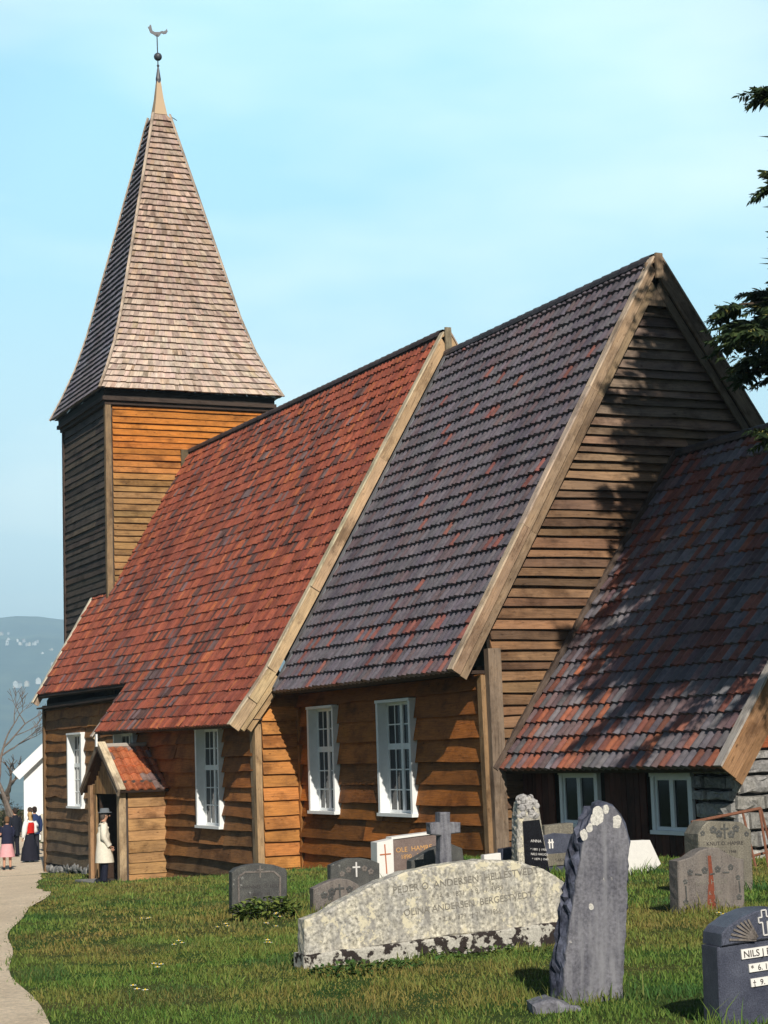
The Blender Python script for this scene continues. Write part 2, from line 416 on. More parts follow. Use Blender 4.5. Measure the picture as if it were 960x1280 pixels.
def haze():
    m=bpy.data.materials.new('haze'); m.use_nodes=True; nt=m.node_tree; nt.nodes.clear()
    o=N(nt,'ShaderNodeOutputMaterial'); v=N(nt,'ShaderNodeVolumePrincipled')
    v.inputs['Color'].default_value=(.50,.78,1.0,1); v.inputs['Density'].default_value=HAZE; v.inputs['Anisotropy'].default_value=-.2
    nt.links.new(v.outputs[0],o.inputs['Volume'])
    b=MB(); b.box((-9400,-9400,-95),(9400,9400,640)); ob=b.build('haze',m); ob['kind']='stuff'; ob['label']='pale blue air that fades the far hills'
haze()
# ------------------------------------------------------------------ church
random.seed(11)
church=thing('wooden_church','old brown timber church with red pantiled nave, dark chancel roof and shingled spire','church',(0,0,-.3))
def part(mb,name,mat,parent=church,smooth=False,label=None):
    o=mb.build(name,mat,None,smooth)
    o.parent=parent
    # world-space meshes under a church that stands off the origin
    if parent is church: o.location=(0,0,.3)
    if label: o['label']=label
    return o

def board(mb,O,U,V,Nn,u0,u1,zb,zt,col,wob=.012,lip=.05,top=.012,seg=.38):
    n=max(1,int((u1-u0)/seg)); r=random.uniform(0,60); ph=random.uniform(0,9)
    lo=[];up=[];lob=[]
    for i in range(n+1):
        u=u0+(u1-u0)*i/n
        w=wob*(smooth_noise(u*1.1+ph,zb*7,9)*2-1)*1.3+random.uniform(-.2,.2)*wob
        l=lip*(1+.25*(smooth_noise(u*.8+ph,zb*5,8)*2-1))
        lo.append(O+U*u+V*(zb-.02+w)+Nn*l); lob.append(O+U*u+V*(zb-.012+w)+Nn*.0); up.append(O+U*u+V*zt+Nn*top)
    for i in range(n):
        a=r+(u1-u0)*i/n; b=r+(u1-u0)*(i+1)/n; h=zt-zb
        mb.face([lo[i],lo[i+1],up[i+1],up[i]],col,[(a,r),(b,r),(b,r+h),(a,r+h)])
        mb.face([lob[i],lob[i+1],lo[i+1],lo[i]],col,[(a,r-.05),(b,r-.05),(b,r),(a,r)])
    mb.face([lob[0],lo[0],up[0]],col,[(r,r)]*3); mb.face([lo[-1],lob[-1],up[-1]],col,[(r,r)]*3)
def board_wall(mb,O,U,V,Nn,z0,z1,spans,h,colf,holes=(),wob=.012,lip=.05,maxlen=5.5,var=.14):
    O=Vector(O);U=Vector(U);V=Vector(V);Nn=Vector(Nn); z=z0
    while z<z1-.03:
        hh=h*random.uniform(1-var,1+var)
        if z+hh>z1-.07: hh=z1-z
        zt=z+hh
        segs=[(a,b,z,zt) for a,b in spans(z,zt)]
        for (a,b,c,d) in holes:
            ns=[]
            for (u0,u1,q0,q1) in segs:
                if u1<=a or u0>=b or q1<=c or q0>=d: ns.append((u0,u1,q0,q1)); continue
                if a-u0>.02: ns.append((u0,a,q0,q1))
                if u1-b>.02: ns.append((b,u1,q0,q1))
                if c-q0>.03: ns.append((max(u0,a),min(u1,b),q0,c))
                if q1-d>.03: ns.append((max(u0,a),min(u1,b),d,q1))
            segs=ns
        rowlip=lip*random.uniform(.8,1.25)
        for (u0,u1,q0,q1) in segs:
            u=u0
            while u<u1-.01:
                L=random.uniform(maxlen*.6,maxlen*1.2)
                e=u+L
                if u1-e<1: e=u1
                board(mb,O,U,V,Nn,u+(.003 if u>u0 else 0),min(e,u1),q0,q1,colf((u+min(e,u1))/2,(q0+q1)/2),wob,rowlip)
                u=min(e,u1)
        z=zt
def backing(mb,O,U,V,u0,u1,z0,z1,holes=(),col=(.02,.015,.01),off=None):
    O=Vector(O);U=Vector(U);V=Vector(V)
    us=sorted({u0,u1,*[x for h in holes for x in h[:2]]}); zs=sorted({z0,z1,*[x for h in holes for x in h[2:]]})
    for i in range(len(us)-1):
        for j in range(len(zs)-1):
            um=(us[i]+us[i+1])/2; zm=(zs[j]+zs[j+1])/2
            if any(a<um<b and c<zm<d for a,b,c,d in holes): continue
            mb.face([O+U*us[i]+V*zs[j],O+U*us[i+1]+V*zs[j],O+U*us[i+1]+V*zs[j+1],O+U*us[i]+V*zs[j+1]],col)
def window(x0,x1,z0,z1,y,label=None,depth=.10,rows=(2,3),split=.60,lite=False):
    """white framed window in a south wall at plane y; deep white reveal; frame and glass are sub-parts"""
    e=.055; Wt=(.80,.82,.82)
    o=MB()
    yo=y-(.165 if not lite else .045)                                            # casing stands proud of the boards
    for a,b,c,d in ((x0-.07,x0+e*.4,z0-.05,z1+.05),(x1-e*.4,x1+.07,z0-.05,z1+.05)):
        o.box((a,yo,c),(b,y+depth,d),Wt)
    o.box((x0-.07,yo-.02,z1+.052),(x1+.07,y+depth,z1+.11),Wt)
    o.box((x0-.09,yo-.035,z0-.115),(x1+.09,y+depth,z0-.052),Wt)
    w=part(o,'window',M['white'],label=label)
    f=MB(); yb=y+depth-.06 if not lite else y-.02
    xa,xb=x0+.03,x1-.03; za,zb=z0-.05,z1+.05
    fr=.055
    f.box((xa,yb,za),(xa+fr,yb+.05,zb),Wt); f.box((xb-fr,yb,za),(xb,yb+.05,zb),Wt)
    f.box((xa+fr,yb,za),(xb-fr,yb+.05,za+fr),Wt); f.box((xa+fr,yb,zb-fr),(xb-fr,yb+.05,zb),Wt)
    zm=za+(zb-za)*split; xm=(xa+xb)/2
    f.box((xm-.055,yb-.012,za+fr),(xm+.055,yb+.045,zb-fr),Wt)
    if not lite:
        f.box((xa+fr,yb-.015,zm-.06),(xm-.056,yb+.046,zm+.06),Wt); f.box((xm+.056,yb-.015,zm-.06),(xb-fr,yb+.046,zm+.06),Wt)
        for (l,r_) in ((xa+fr,xm-.055),(xm+.055,xb-fr)):
            c=(l+r_)/2
            f.box((c-.013,yb+.008,za+fr),(c+.013,yb+.04,zm-.06),Wt); f.box((c-.013,yb+.008,zm+.06),(c+.013,yb+.04,zb-fr),Wt)
            for n_,(q0,q1) in ((rows[1],(za+fr,zm-.06)),(rows[0],(zm+.06,zb-fr))):
                for k in range(1,n_):
                    zz=q0+(q1-q0)*k/n_; f.box((l,yb+.010,zz-.013),(r_,yb+.038,zz+.013),Wt)
    f.build('frame',M['white'],w)
    gl=MB(); gl.box((xa+.02,yb+.022,za+.02),(xb-.02,yb+.028,zb-.02)); gl.build('glass',M['glass'],w)
    # near-black sheet stands in for the unlit room behind
    cu=MB(); cu.box((xa-.02,yb+.30,za-.02),(xb+.02,yb+.34,zb+.02),(.02,.02,.022)); cu.build('dark_room',M['dark'],w)
    return w

TILE_H=[0,.020,.028,.020,.002,-.012,-.006]
def tiles(mb,prof,xr,dz,w,ex,colf,side=1,lf=.058,lj=.010):
    """pantiles on a slope running up the (y,z) profile; xr(y)->(x0,x1)"""
    P=[Vector((0,y,z)) for y,z in prof]
    L=[0]
    for i in range(len(P)-1): L.append(L[-1]+(P[i+1]-P[i]).length)
    def at(s):
        s=max(0,s) if s>=0 else s
        for i in range(len(P)-1):
            if s<=L[i+1] or i==len(P)-2:
                t=(P[i+1]-P[i]).normalized(); return P[i]+t*(s-L[i]),t
    k=0; s=0
    while s<L[-1]-.05:
        p0,t0=at(s-.02); p1,t1=at(min(s+ex+.03,L[-1]))
        n0=Vector((0,-t0.z*side,t0.y*side)); n1=Vector((0,-t1.z*side,t1.y*side))
        xa,xb=xr(p0.y+.02); nt_=max(1,round((xb-xa)/w)); ww=(xb-xa)/nt_
        for j in range(nt_):
            x0=xa+j*ww; c=colf(x0,p0.y,p0.z,k)
            lift=lf+random.uniform(-lj,lj*1.2); sl=random.uniform(-.012,.012)
            lo=[];up=[];li=[]
            for i,h in enumerate(TILE_H):
                x=x0+ww*i/6*1.0; d=dz(x)
                lo.append((x,p0.y+n0.y*(lift+h)-t0.y*sl,p0.z+n0.z*(lift+h)+d-t0.z*sl))
                up.append((x,p1.y+n1.y*(h+.004),p1.z+n1.z*(h+.004)+d))
                li.append((x,p0.y+n0.y*(h-.02),p0.z+n0.z*(h-.02)+d))
            b=len(mb.v); mb.v.extend(lo); mb.v.extend(up); mb.v.extend(li)
            for i in range(6):
                mb.f.append((b+i,b+i+1,b+7+i+1,b+7+i)); mb.c.append(c); mb.uv.append([(0,0)]*4)
                mb.f.append((b+14+i,b+14+i+1,b+i+1,b+i)); mb.c.append(c); mb.uv.append([(0,0)]*4)
        k+=1; s+=ex
def deck(mb,prof,xr,dz,th=.13,col=(.05,.035,.025),side=1):
    """solid boarding under the tiles, in pieces along x"""
    for i in range(len(prof)-1):
        (y0,z0),(y1,z1)=prof[i],prof[i+1]
        xa,xb=xr((y0+y1)/2); t=Vector((0,y1-y0,z1-z0)).normalized(); n=Vector((0,-t.z*side,t.y*side))
        m=max(1,int((xb-xa)/2.5))
        for k in range(m):
            a=xa+(xb-xa)*k/m; b=xa+(xb-xa)*(k+1)/m
            q=[]
            for (y,z) in ((y0,z0),(y1,z1)):
                for o in (-.018,-th):
                    for x in (a,b): q.append(Vector((x,y,z+dz(x)))+n*o)
            A0,B0,A1,B1,C0,D0,C1,D1=q
            mb.face([A0,B0,D0,C0],col,[(a,0),(b,0),(b,2),(a,2)]); mb.face([A1,B1,D1,C1],col,[(a,0),(b,0),(b,2),(a,2)])
            mb.face([A0,B0,B1,A1],col,[(a,0),(b,0),(b,.1),(a,.1)])
            if i==len(prof)-2: mb.face([C0,D0,D1,C1],col)
            if k==0: mb.face([A0,C0,C1,A1],col)
            if k==m-1: mb.face([B0,D0,D1,B1],col)
def ridge(mb,x0,x1,y,z,dz,colf,r=.13):
    x=x0
    while x<x1-.05:
        L=min(.36,x1-x); c=colf(x); rings=[]
        for xx,rr in ((x,r*1.08),(x+L+.02,r*.95)):
            rings.append([(xx,y+math.cos(a)*rr*1.05,z+dz(xx)+math.sin(a)*rr) for a in [math.pi*q/8-.25 for q in range(9)]+[math.pi+.25]])
        mb.grid(rings,c); mb.face(rings[0],c); x+=L
def verge(xv,prof,dz,names,cols,cap=True,d=1,thick=.05,hh=.26,under=True,parent=church):
    """barge boards along a gable edge at x=xv; outer face towards d"""
    up=MB(); bo=MB(); un=MB()
    for i in range(len(prof)-1):
        a=Vector((xv,prof[i][0],prof[i][1]+dz)); b=Vector((xv,prof[i+1][0],prof[i+1][1]+dz))
        t=(b-a).normalized(); n=Vector((0,-t.z,t.y));
        if n.z<0: n=-n
        if i>0: a=a-t*.02
        L=(b-a).length; m=max(1,round(L/3.6))
        for k in range(m):
            p=a+t*(L*k/m+(.004 if k else 0)); q=a+t*(L*(k+1)/m)
            bo.beam(p-n*(hh/2-.06),q-n*(hh/2-.06),thick,hh,n,jit(cols[0],.1))
            if under: un.beam(p+Vector((-d*.055,0,0))-n*(hh+.035),q+Vector((-d*.055,0,0))-n*(hh+.035),thick,.15,n,jit(cols[1],.1))
            if cap: up.beam(p+Vector((-d*.045,0,0))+n*.085,q+Vector((-d*.045,0,0))+n*.085,.19,.035,n,jit(cols[2],.06))
    for mb,nm in ((bo,'bargeboard'),(un,'under_board'),(up,'verge_cap')):
        if mb.f: part(mb,nm,M['wood'],parent)

# colours of the timber itself
OR=(.40,.140,.027); OG=(.22,.135,.07); GB=(.205,.130,.080); GR=(.20,.175,.15); PALE=(.50,.37,.24); DK=(.075,.058,.05)
def c_chancel(u,z): return jit(mixc(OR,(.24,.090,.024),random.random()),.28)
def c_nave(u,z):
    t=max(0,min(1,(1.4-z)/2.6)); return jit(mixc((.35,.125,.028),(.19,.12,.062),t*random.uniform(.6,1.1)),.2)
def c_west(u,z):
    t=max(0,min(1,(2.2-z)/3.2)); return jit(mixc((.31,.14,.04),(.16,.12,.075),t),.2)
def c_gable(u,z):
    t=random.random(); c=mixc((.29,.165,.085),(.15,.09,.055),t); return jit(mixc(c,(.17,.14,.115),max(0,min(.75,(z-5.5)/4))),.25)

# --- chancel
zg=-.62
HC=[(-8.32,-6.98,.43,2.53),(-4.60,-3.12,.44,2.53)]
w=MB()
full=lambda a,b: (lambda z0,z1:[(a,b)])
board_wall(w,(0,0,0),(1,0,0),(0,0,1),(0,-1,0),zg-.3,2.95,full(-9.25,-.1),.395,c_chancel,[(a-.07,b+.07,c-.11,d+.11) for a,b,c,d in HC],.016,.10)
backing(w,(0,.012,0),(1,0,0),(0,0,1),-9.25,0,-1.4,3.1,[(a-.06,b+.06,c-.1,d+.1) for a,b,c,d in HC])
part(w,'chancel_wall',M['wood'],label='orange-brown south wall of broad rough boards')
w=MB(); ZR=10.95; KS=1.70; KN=1.46
def gspan(z0,z1):
    z=z0; a=max(.05,3.92-(ZR-.25-z)/KS); b=min(7.9,3.92+(ZR-.25-z)/KN)
    return [(a,b)] if b-a>.08 else []
board_wall(w,(0,0,0),(0,1,0),(0,0,1),(1,0,0),-.6,ZR-.2,gspan,.190,c_gable,(),.012,.095,4.2,.2)
w.face([(-.01,0,-1),(-.01,7.9,-1),(-.01,7.9,5.1),(-.01,3.92,ZR-.1),(-.01,0,4.25)],(.02,.015,.01))
part(w,'gable_wall',M['wood'],label='weathered grey-brown east gable of thin boards')
w=MB(); w.beam((-.05,-.045,-1),(-.13,-.045,2.93),.16,.17,(0,1,0),(.30,.19,.10)); w.beam((.06,.09,-1),(.02,.09,3.4),.17,.26,(0,1,0),(.24,.18,.13))
part(w,'corner_post',M['wood'])
w=MB(); w.beam((-9.15,-.05,-1.3),(-9.15,-.05,2.6),.2,.1,(0,1,0),(.38,.17,.05)); part(w,'corner_post',M['wood'])
for a in HC: window(*a,0)
flat=lambda x:0
cp=[(-.76,3.0),(3.92,ZR)]
def ctile(x,y,z,k):
    r=random.random()
    red=.34 if k==3 else (.13 if k<3 else .03)
    if k<9: red+=.015
    if r<red: return jit((.22,.085,.07),.25)
    if r<red+.2: return jit((.135,.098,.105),.15)
    return jit((.128,.112,.128),.16)
t=MB(); tiles(t,cp,lambda y:(-8.72,.18),flat,.212,.335,ctile,1,.072,.012); ridge(t,-8.85,.2,3.92,ZR-.02,flat,lambda x:jit((.06,.05,.055),.2))
part(t,'roof',M['glazed'],label='dark grey glazed pantile slope of the chancel')
t=MB(); deck(t,cp,lambda y:(-9.1,.21),flat)
deck(t,[(3.92,ZR),(8.6,ZR-4.68*KN)],lambda y:(-9.1,.21),flat,side=1,col=(.06,.05,.05))
part(t,'roof_deck',M['wood'])
wc=((.36,.25,.165),(.30,.205,.135),(.60,.48,.35))
verge(.25,[(-.80,2.95),(3.90,ZR-.06)],.03,None,wc,hh=.17)
verge(.25,[(3.94,ZR-.06),(8.6,ZR-.06-4.66*KN)],.03,None,((.20,.15,.11),(.17,.125,.09),(.28,.23,.19)))
w=MB(); w.beam((.20,3.92,ZR-.95),(.20,3.92,ZR-.1),.03,.5,(0,1,0),(.22,.16,.11)); w.beam((.31,3.92,ZR-.42),(.31,3.92,ZR+.08),.05,.16,(0,1,0),(.40,.29,.19)); part(w,'ridge_board',M['wood'])
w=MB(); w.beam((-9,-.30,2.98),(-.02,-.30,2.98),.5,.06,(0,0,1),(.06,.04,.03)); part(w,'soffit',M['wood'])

# --- nave
NR=11.50; kn=(-.78,3.55)
def ndz(x):
    u=(-8.9-x)/21.3; return .19*u
npf=[(-1.67,2.31),(-1.25,2.90),kn,(3.92,NR)]
def nxr(y): return (-20.1,-9.05) if y<kn[0]-.02 else (-30.1,-9.05)
HN=[(-13.08,-11.52,.06,2.22)]; HS=[(-20.05,-18.35,.06,2.26)]; HW=[(-26.85,-25.32,.32,2.38)]
w=MB()
hn=[(a-.07,b+.07,c-.11,d+.11) for a,b,c,d in HN+HS]
board_wall(w,(0,-1.0,0),(1,0,0),(0,0,1),(0,-1,0),-1.75,2.4,full(-20.5,-9.35),.335,c_nave,hn,.022,.10)
backing(w,(0,-.985,0),(1,0,0),(0,0,1),-20.5,-9.2,-2,2.6,hn)
w.face([(-20.49,-.99,-2),(-20.49,0,-2),(-20.49,0,3.3),(-20.49,-.99,2.6)],DK)
part(w,'nave_wall',M['wood'],label='brown boarded south wall of the nave, greyer towards the ground')
w=MB()
def rs(z0,z1):
    lo=-.93; hi=.02
    if z0>2.5: lo=-.93+(z0-2.5)*.72
    return [(lo,hi)] if hi-lo>.1 else []
board_wall(w,(-9.2,0,0),(0,1,0),(0,0,1),(1,0,0),-1.5,3.3,rs,.30,lambda u,z:jit((.47,.20,.055),.2),(),.014,.075)
w.face([(-9.22,-.98,-1.8),(-9.22,.05,-1.8),(-9.22,.05,3.6),(-9.22,-.98,2.6)],DK)
w.face([(-9.05,-.35,3.9),(-9.05,3.92,NR-.25),(-9.05,7.9,5.3),(-9.05,7.9,3.)],(.16,.15,.16))
part(w,'gable_wall',M['wood'],label='short sunlit return wall at the east end of the nave')
w=MB(); w.beam((-9.17,-1.04,-1.4),(-9.22,-1.04,2.42),.17,.15,(0,1,0),(.40,.27,.15)); w.beam((-9.36,-1.06,-1.4),(-9.41,-1.06,2.38),.16,.09,(0,1,0),(.30,.22,.14))
part(w,'corner_post',M['wood'])
for a in HN+HS: window(*a,-1.0)
w=MB()
board_wall(w,(0,-.5,0),(1,0,0),(0,0,1),(0,-1,0),-1.55,3.35,full(-29.95,-20.5),.345,c_west,[(a-.07,b+.07,c-.11,d+.11) for a,b,c,d in HW],.035,.08)
backing(w,(0,-.488,0),(1,0,0),(0,0,1),-30,-20.5,-1.6,3.5,[(a-.06,b+.06,c-.1,d+.1) for a,b,c,d in HW])
w.face([(-30,-.49,-2),(-30,8.2,-2),(-30,8.2,3.5),(-30,3.92,NR-.3),(-30,-.49,3.6)],DK)
part(w,'west_wall',M['wood'],label='grey-brown boarded wall at the west end, lowest boards weathered')
w=MB(); w.beam((-30.0,-.56,-2.0),(-30.0,-.56,3.45),.16,.13,(0,1,0),(.20,.12,.06)); part(w,'corner_post',M['wood'])
window(*HW[0],-.5,split=.57)
w=MB()
for k in range(46):
    x=-29.9+k*.2; r=random.uniform(.09,.17)
    w.ball((x,-.52+random.uniform(-.04,.04),-1.72+random.uniform(-.12,.04)+(x+30)*.03),r,7,5,(1,1,1),(1.2,.7,.9))
part(w,'foundation',M['rubble'],label='rough grey foundation stones under the west wall')
def ntile(x,y,z,k):
    n=smooth_noise(x*.28+3,(z*.34),1)*.6+smooth_noise(x*.9,z*1.1,2)*.4
    r=random.random()
    dark=.16+max(0,n-.42)*1.7
    if z<5 and x<-16: dark+=.22
    if x>-13: dark-=.10
    if r<dark*.36: return jit((.115,.060,.052),.3)
    if r<dark*.46: return jit((.15,.10,.10),.25)
    if r<dark*.46+.05: return jit((.38,.115,.048),.2)
    return jit(mixc((.325,.088,.046),(.225,.062,.040),random.random()),.2)
t=MB(); tiles(t,npf,nxr,ndz,.212,.325,ntile,1,.042,.020); ridge(t,-28,-9.1,3.92,NR-.02,ndz,lambda x:jit((.07,.05,.05),.2))
part(t,'roof',M['tile'],label='long steep red pantile slope mottled with dark tiles')
t=MB(); deck(t,[p for p in npf],nxr,ndz)
deck(t,[(3.92,NR),(8.7,3.5)],lambda y:(-30,-9.05),ndz,col=(.06,.05,.05))
part(t,'roof_deck',M['wood'])
verge(-8.92,[(-1.72,2.26),(-1.27,2.86),(-.79,3.52),(.30,5.34),(3.90,NR-.05)],.0,None,((.50,.36,.21),(.40,.28,.16),(.66,.54,.38)),under=False,hh=.23)
w=MB(); w.beam((-9.0,-1.50,2.20),(-9.0,-.62,3.35),.14,.16,(0,-.6,.6),(.50,.36,.20)); w.beam((-9.06,-1.3,2.18),(-9.06,-.66,3.02),.12,.13,(0,-.6,.6),(.42,.28,.15))
part(w,'under_board',M['wood'])
verge(-8.92,[(3.94,NR-.05),(8.7,3.5)],.0,None,((.44,.31,.18),(.3,.2,.13),(.5,.4,.3)),under=False)
w=MB(); w.beam((-8.84,3.92,NR-.75),(-8.84,3.92,NR+.10),.05,.16,(0,1,0),(.27,.23,.16)); part(w,'ridge_board',M['wood'])
verge(-30.15,[(-.88,3.46),(3.90,NR+.02)],.06,None,((.55,.44,.31),(.2,.15,.1),(.74,.64,.50)),d=-1,under=False,hh=.22)
verge(-20.15,[(-1.72,2.20),(-1.27,2.79),(-.80,3.44)],.03,None,((.55,.44,.31),(.2,.15,.1),(.74,.66,.52)),d=-1,under=False,hh=.18)
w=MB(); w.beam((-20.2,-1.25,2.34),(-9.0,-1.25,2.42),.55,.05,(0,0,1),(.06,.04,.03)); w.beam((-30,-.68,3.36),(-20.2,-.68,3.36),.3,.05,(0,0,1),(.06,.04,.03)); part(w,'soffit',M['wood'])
# flashing board between the nave gable and the chancel roof
w=MB(); n_=Vector((0,-.862,.507))
w.beam(Vector((-8.80,-.72,3.07))+n_*.05,Vector((-8.80,3.9,ZR))+n_*.05,.16,.03,n_,(.19,.20,.22)); part(w,'flashing',M['wood'])

# --- tower
TX0,TX1,TY0,TY1=-33.4,-28.0,1.1,6.7
w=MB()
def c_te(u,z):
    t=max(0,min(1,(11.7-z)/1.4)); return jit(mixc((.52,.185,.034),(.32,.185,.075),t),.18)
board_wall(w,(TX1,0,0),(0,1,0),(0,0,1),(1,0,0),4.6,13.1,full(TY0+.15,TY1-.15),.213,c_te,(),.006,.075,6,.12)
w.box((TX0+.02,TY0+.02,-2),(TX1-.005,TY1-.02,13.35),DK)
part(w,'tower_wall',M['wood'],label='orange sunlit east side of the tower')
w=MB()
board_wall(w,(TX0,TY0,0),(1,0,0),(0,0,1),(0,-1,0),2.0,13.1,full(.12,5.27),.232,lambda u,z:jit(mixc((.075,.062,.055),(.115,.085,.062),random.random()),.3),(),.006,.05,6,.12)  # south boards much darker than the east ones
part(w,'tower_wall',M['wood'],label='dark brown south side of the tower')
w=MB()
w.beam((TX1+.01,TY0-.01,2),(TX1+.01,TY0-.01,13.12),.19,.19,(0,1,0),(.27,.185,.105)); part(w,'corner_post',M['wood'])
w=MB(); w.beam((TX1+.01,TY1-.08,8),(TX1+.01,TY1-.08,13.12),.10,.24,(0,1,0),(.40,.20,.07)); part(w,'corner_post',M['wood'])
w=MB(); w.beam((TX0,TY0-.01,2),(TX0,TY0-.01,13.12),.15,.14,(0,1,0),(.08,.055,.045)); part(w,'corner_post',M['wood'])
SX,SY=-30.7,3.9
w=MB(); w.box((SX-2.83,SY-2.93,13.12),(SX+2.83,SY+2.93,13.24),(.06,.04,.03)); w.box((SX-2.93,SY-3.02,13.243),(SX+2.93,SY+3.02,13.37),(.07,.05,.04)); w.box((SX-2.88,SY-2.97,13.373),(SX+2.88,SY+2.97,13.60),(.03,.024,.02)); 
w.box((TX1+.02,3.55,10.35),(TX1+.12,4.3,11.72),(.13,.10,.06))
part(w,'cornice',M['wood'])
prof=[(13.62,3.10),(14.4,2.74),(15.3,2.38),(16.5,2.02),(24.1,.22)]
def hw(z):
    for (a,b),(c,d) in zip(prof,prof[1:]):
        if z<=c: return b+(d-b)*(z-a)/(c-a)
    return .2
s=MB(); z=13.62; random.seed(5)
zs=[13.62]
while zs[-1]<24.05: zs.append(min(24.1,zs[-1]+.222))
for i in range(len(zs)-1):
    z0,z1=zs[i],zs[i+1]; o0=hw(z0)+.10; o1=hw(z1)+.004
    for q in range(4):
        a=q*math.pi/2; n=Vector((math.cos(a),math.sin(a),0)); u=Vector((-math.sin(a),math.cos(a),0)); C0=Vector((SX,SY,0))
        m=max(1,int(o0*2/.16)); cut=sorted([0]+[min(.99,max(.01,(k+random.uniform(-.25,.25))/m)) for k in range(1,m)]+[1])
        for k in range(m):
            a0,b0=-o0+2*o0*cut[k],-o0+2*o0*cut[k+1]; a1,b1=-o1+2*o1*cut[k],-o1+2*o1*cut[k+1]
            dr=random.uniform(-.012,.012)
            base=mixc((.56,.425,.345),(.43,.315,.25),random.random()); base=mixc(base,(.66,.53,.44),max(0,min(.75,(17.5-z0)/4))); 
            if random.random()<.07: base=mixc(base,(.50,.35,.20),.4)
            if q in (2,3): base=mixc(base,(.30,.30,.37),.9)  # west and south sides: their blue-grey shade is mixed into the colour
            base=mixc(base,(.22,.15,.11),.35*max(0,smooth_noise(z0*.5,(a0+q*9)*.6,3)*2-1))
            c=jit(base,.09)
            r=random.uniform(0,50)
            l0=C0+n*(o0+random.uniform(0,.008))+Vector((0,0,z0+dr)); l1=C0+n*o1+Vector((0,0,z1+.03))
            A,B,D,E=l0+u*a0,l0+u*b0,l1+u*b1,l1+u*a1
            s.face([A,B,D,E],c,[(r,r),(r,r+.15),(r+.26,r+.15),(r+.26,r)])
            s.face([A-n*.14,B-n*.14,B,A],c,[(r,r)]*4)
sp=part(s,'spire',M['wood'],label='tall pale shingled spire with flared eaves')
for q in range(4):
    a=q*math.pi/2+math.pi/4
    hb=MB(); pts=[Vector((SX+math.cos(a)*(hw(z)+.085)*1.414,SY+math.sin(a)*(hw(z)+.085)*1.414,z)) for z in (13.6,14.4,15.3,16.5,24.1)]
    for p0,p1 in zip(pts,pts[1:]): hb.beam(p0,p1,.09,.05,(math.cos(a),math.sin(a),.3),(.58,.47,.37))
    hb.build('hip_board',M['wood'],sp)
k=MB(); k.loft([[(SX+x*r,SY+y*r,z) for x,y in ((1,1),(-1,1),(-1,-1),(1,-1))] for z,r in ((24.1,.235),(24.7,.14),(25.35,.07))],(.58,.43,.28)); k.build('spire_cap',M['wood'],sp)
v=MB(); v.tube([(SX,SY,z) for z in (25.3,25.45,25.6,25.9)],[.085,.10,.075,.03],8)
v.tube([(SX,SY,25.8),(SX+.0,SY-.02,27.1)],.022,6); v.ball((SX,SY,26.28),.145,14,10); v.ball((SX,SY,25.95),.05,8,6)
va=v.build('weathervane',M['iron'],sp)
ck=[(-.42,.30),(-.36,.12),(-.20,.03),(-.08,-.06),(.05,-.08),(.12,.0),(.18,.10),(.30,.06),(.42,.08),(.50,.20),(.46,.34),(.40,.24),(.30,.20),(.22,.22),(.10,.16),(.0,.16),(-.14,.16),(-.24,.22),(-.28,.36),(-.30,.50),(-.36,.54),(-.40,.44),(-.47,.40)]
v=MB(); u=Vector((.30,.95,0)).normalized(); nn=Vector((u.y,-u.x,0))
f=[Vector((SX,SY,27.08))+u*x*.72+Vector((0,0,y*.72)) for x,y in ck]
v.face([p+nn*.015 for p in f]); v.face([p-nn*.015 for p in f][::-1])
for i in range(len(f)): j=(i+1)%len(f); v.face([f[i]+nn*.015,f[i]-nn*.015,f[j]-nn*.015,f[j]+nn*.015])
v.build('rooster',M['iron'],va)
# lightning rod cable on the far hip
v=MB(); v.tube([(SX+.25,SY+.34,24.05),(SX+.32,SY+.55,23.9)],.015,5); v.build('lightning_rod',M['iron'],sp); v=MB(); v.tube([(SX+.5,SY+.62,22.6),(SX+.55,SY+.75,22.55),(SX+.75,SY+.98,21.1)],.022,5); v.build('lightning_rod',M['iron'],sp)

# --- sacristy in front of the east gable
ys,SRy,SRz=.6,4.3,7.12; ks=1.42
sp_=[(.13,1.22),(SRy,SRz)]
HSa=[(1.50,2.64,.33,1.06),(4.43,5.46,.28,1.02)]
hs=[(a-.07,b+.07,c-.11,d+.11) for a,b,c,d in HSa]
w=MB()
x=.08
while x<5.58:
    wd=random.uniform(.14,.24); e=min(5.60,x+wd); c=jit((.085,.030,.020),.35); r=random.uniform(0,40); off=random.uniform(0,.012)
    segs=[(-.9,1.75)]
    for a,b,c_,d_ in hs:
        if e>a and x<b: segs=[(-.9,c_),(d_,1.75)]
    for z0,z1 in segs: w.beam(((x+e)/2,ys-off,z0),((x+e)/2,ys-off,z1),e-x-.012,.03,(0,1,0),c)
    x=e
backing(w,(0,ys+.03,0),(1,0,0),(0,0,1),.02,6.6,-1,1.9,hs)
part(w,'sacristy_wall',M['wood'],label='dark red-brown upright boards under the sacristy eave')
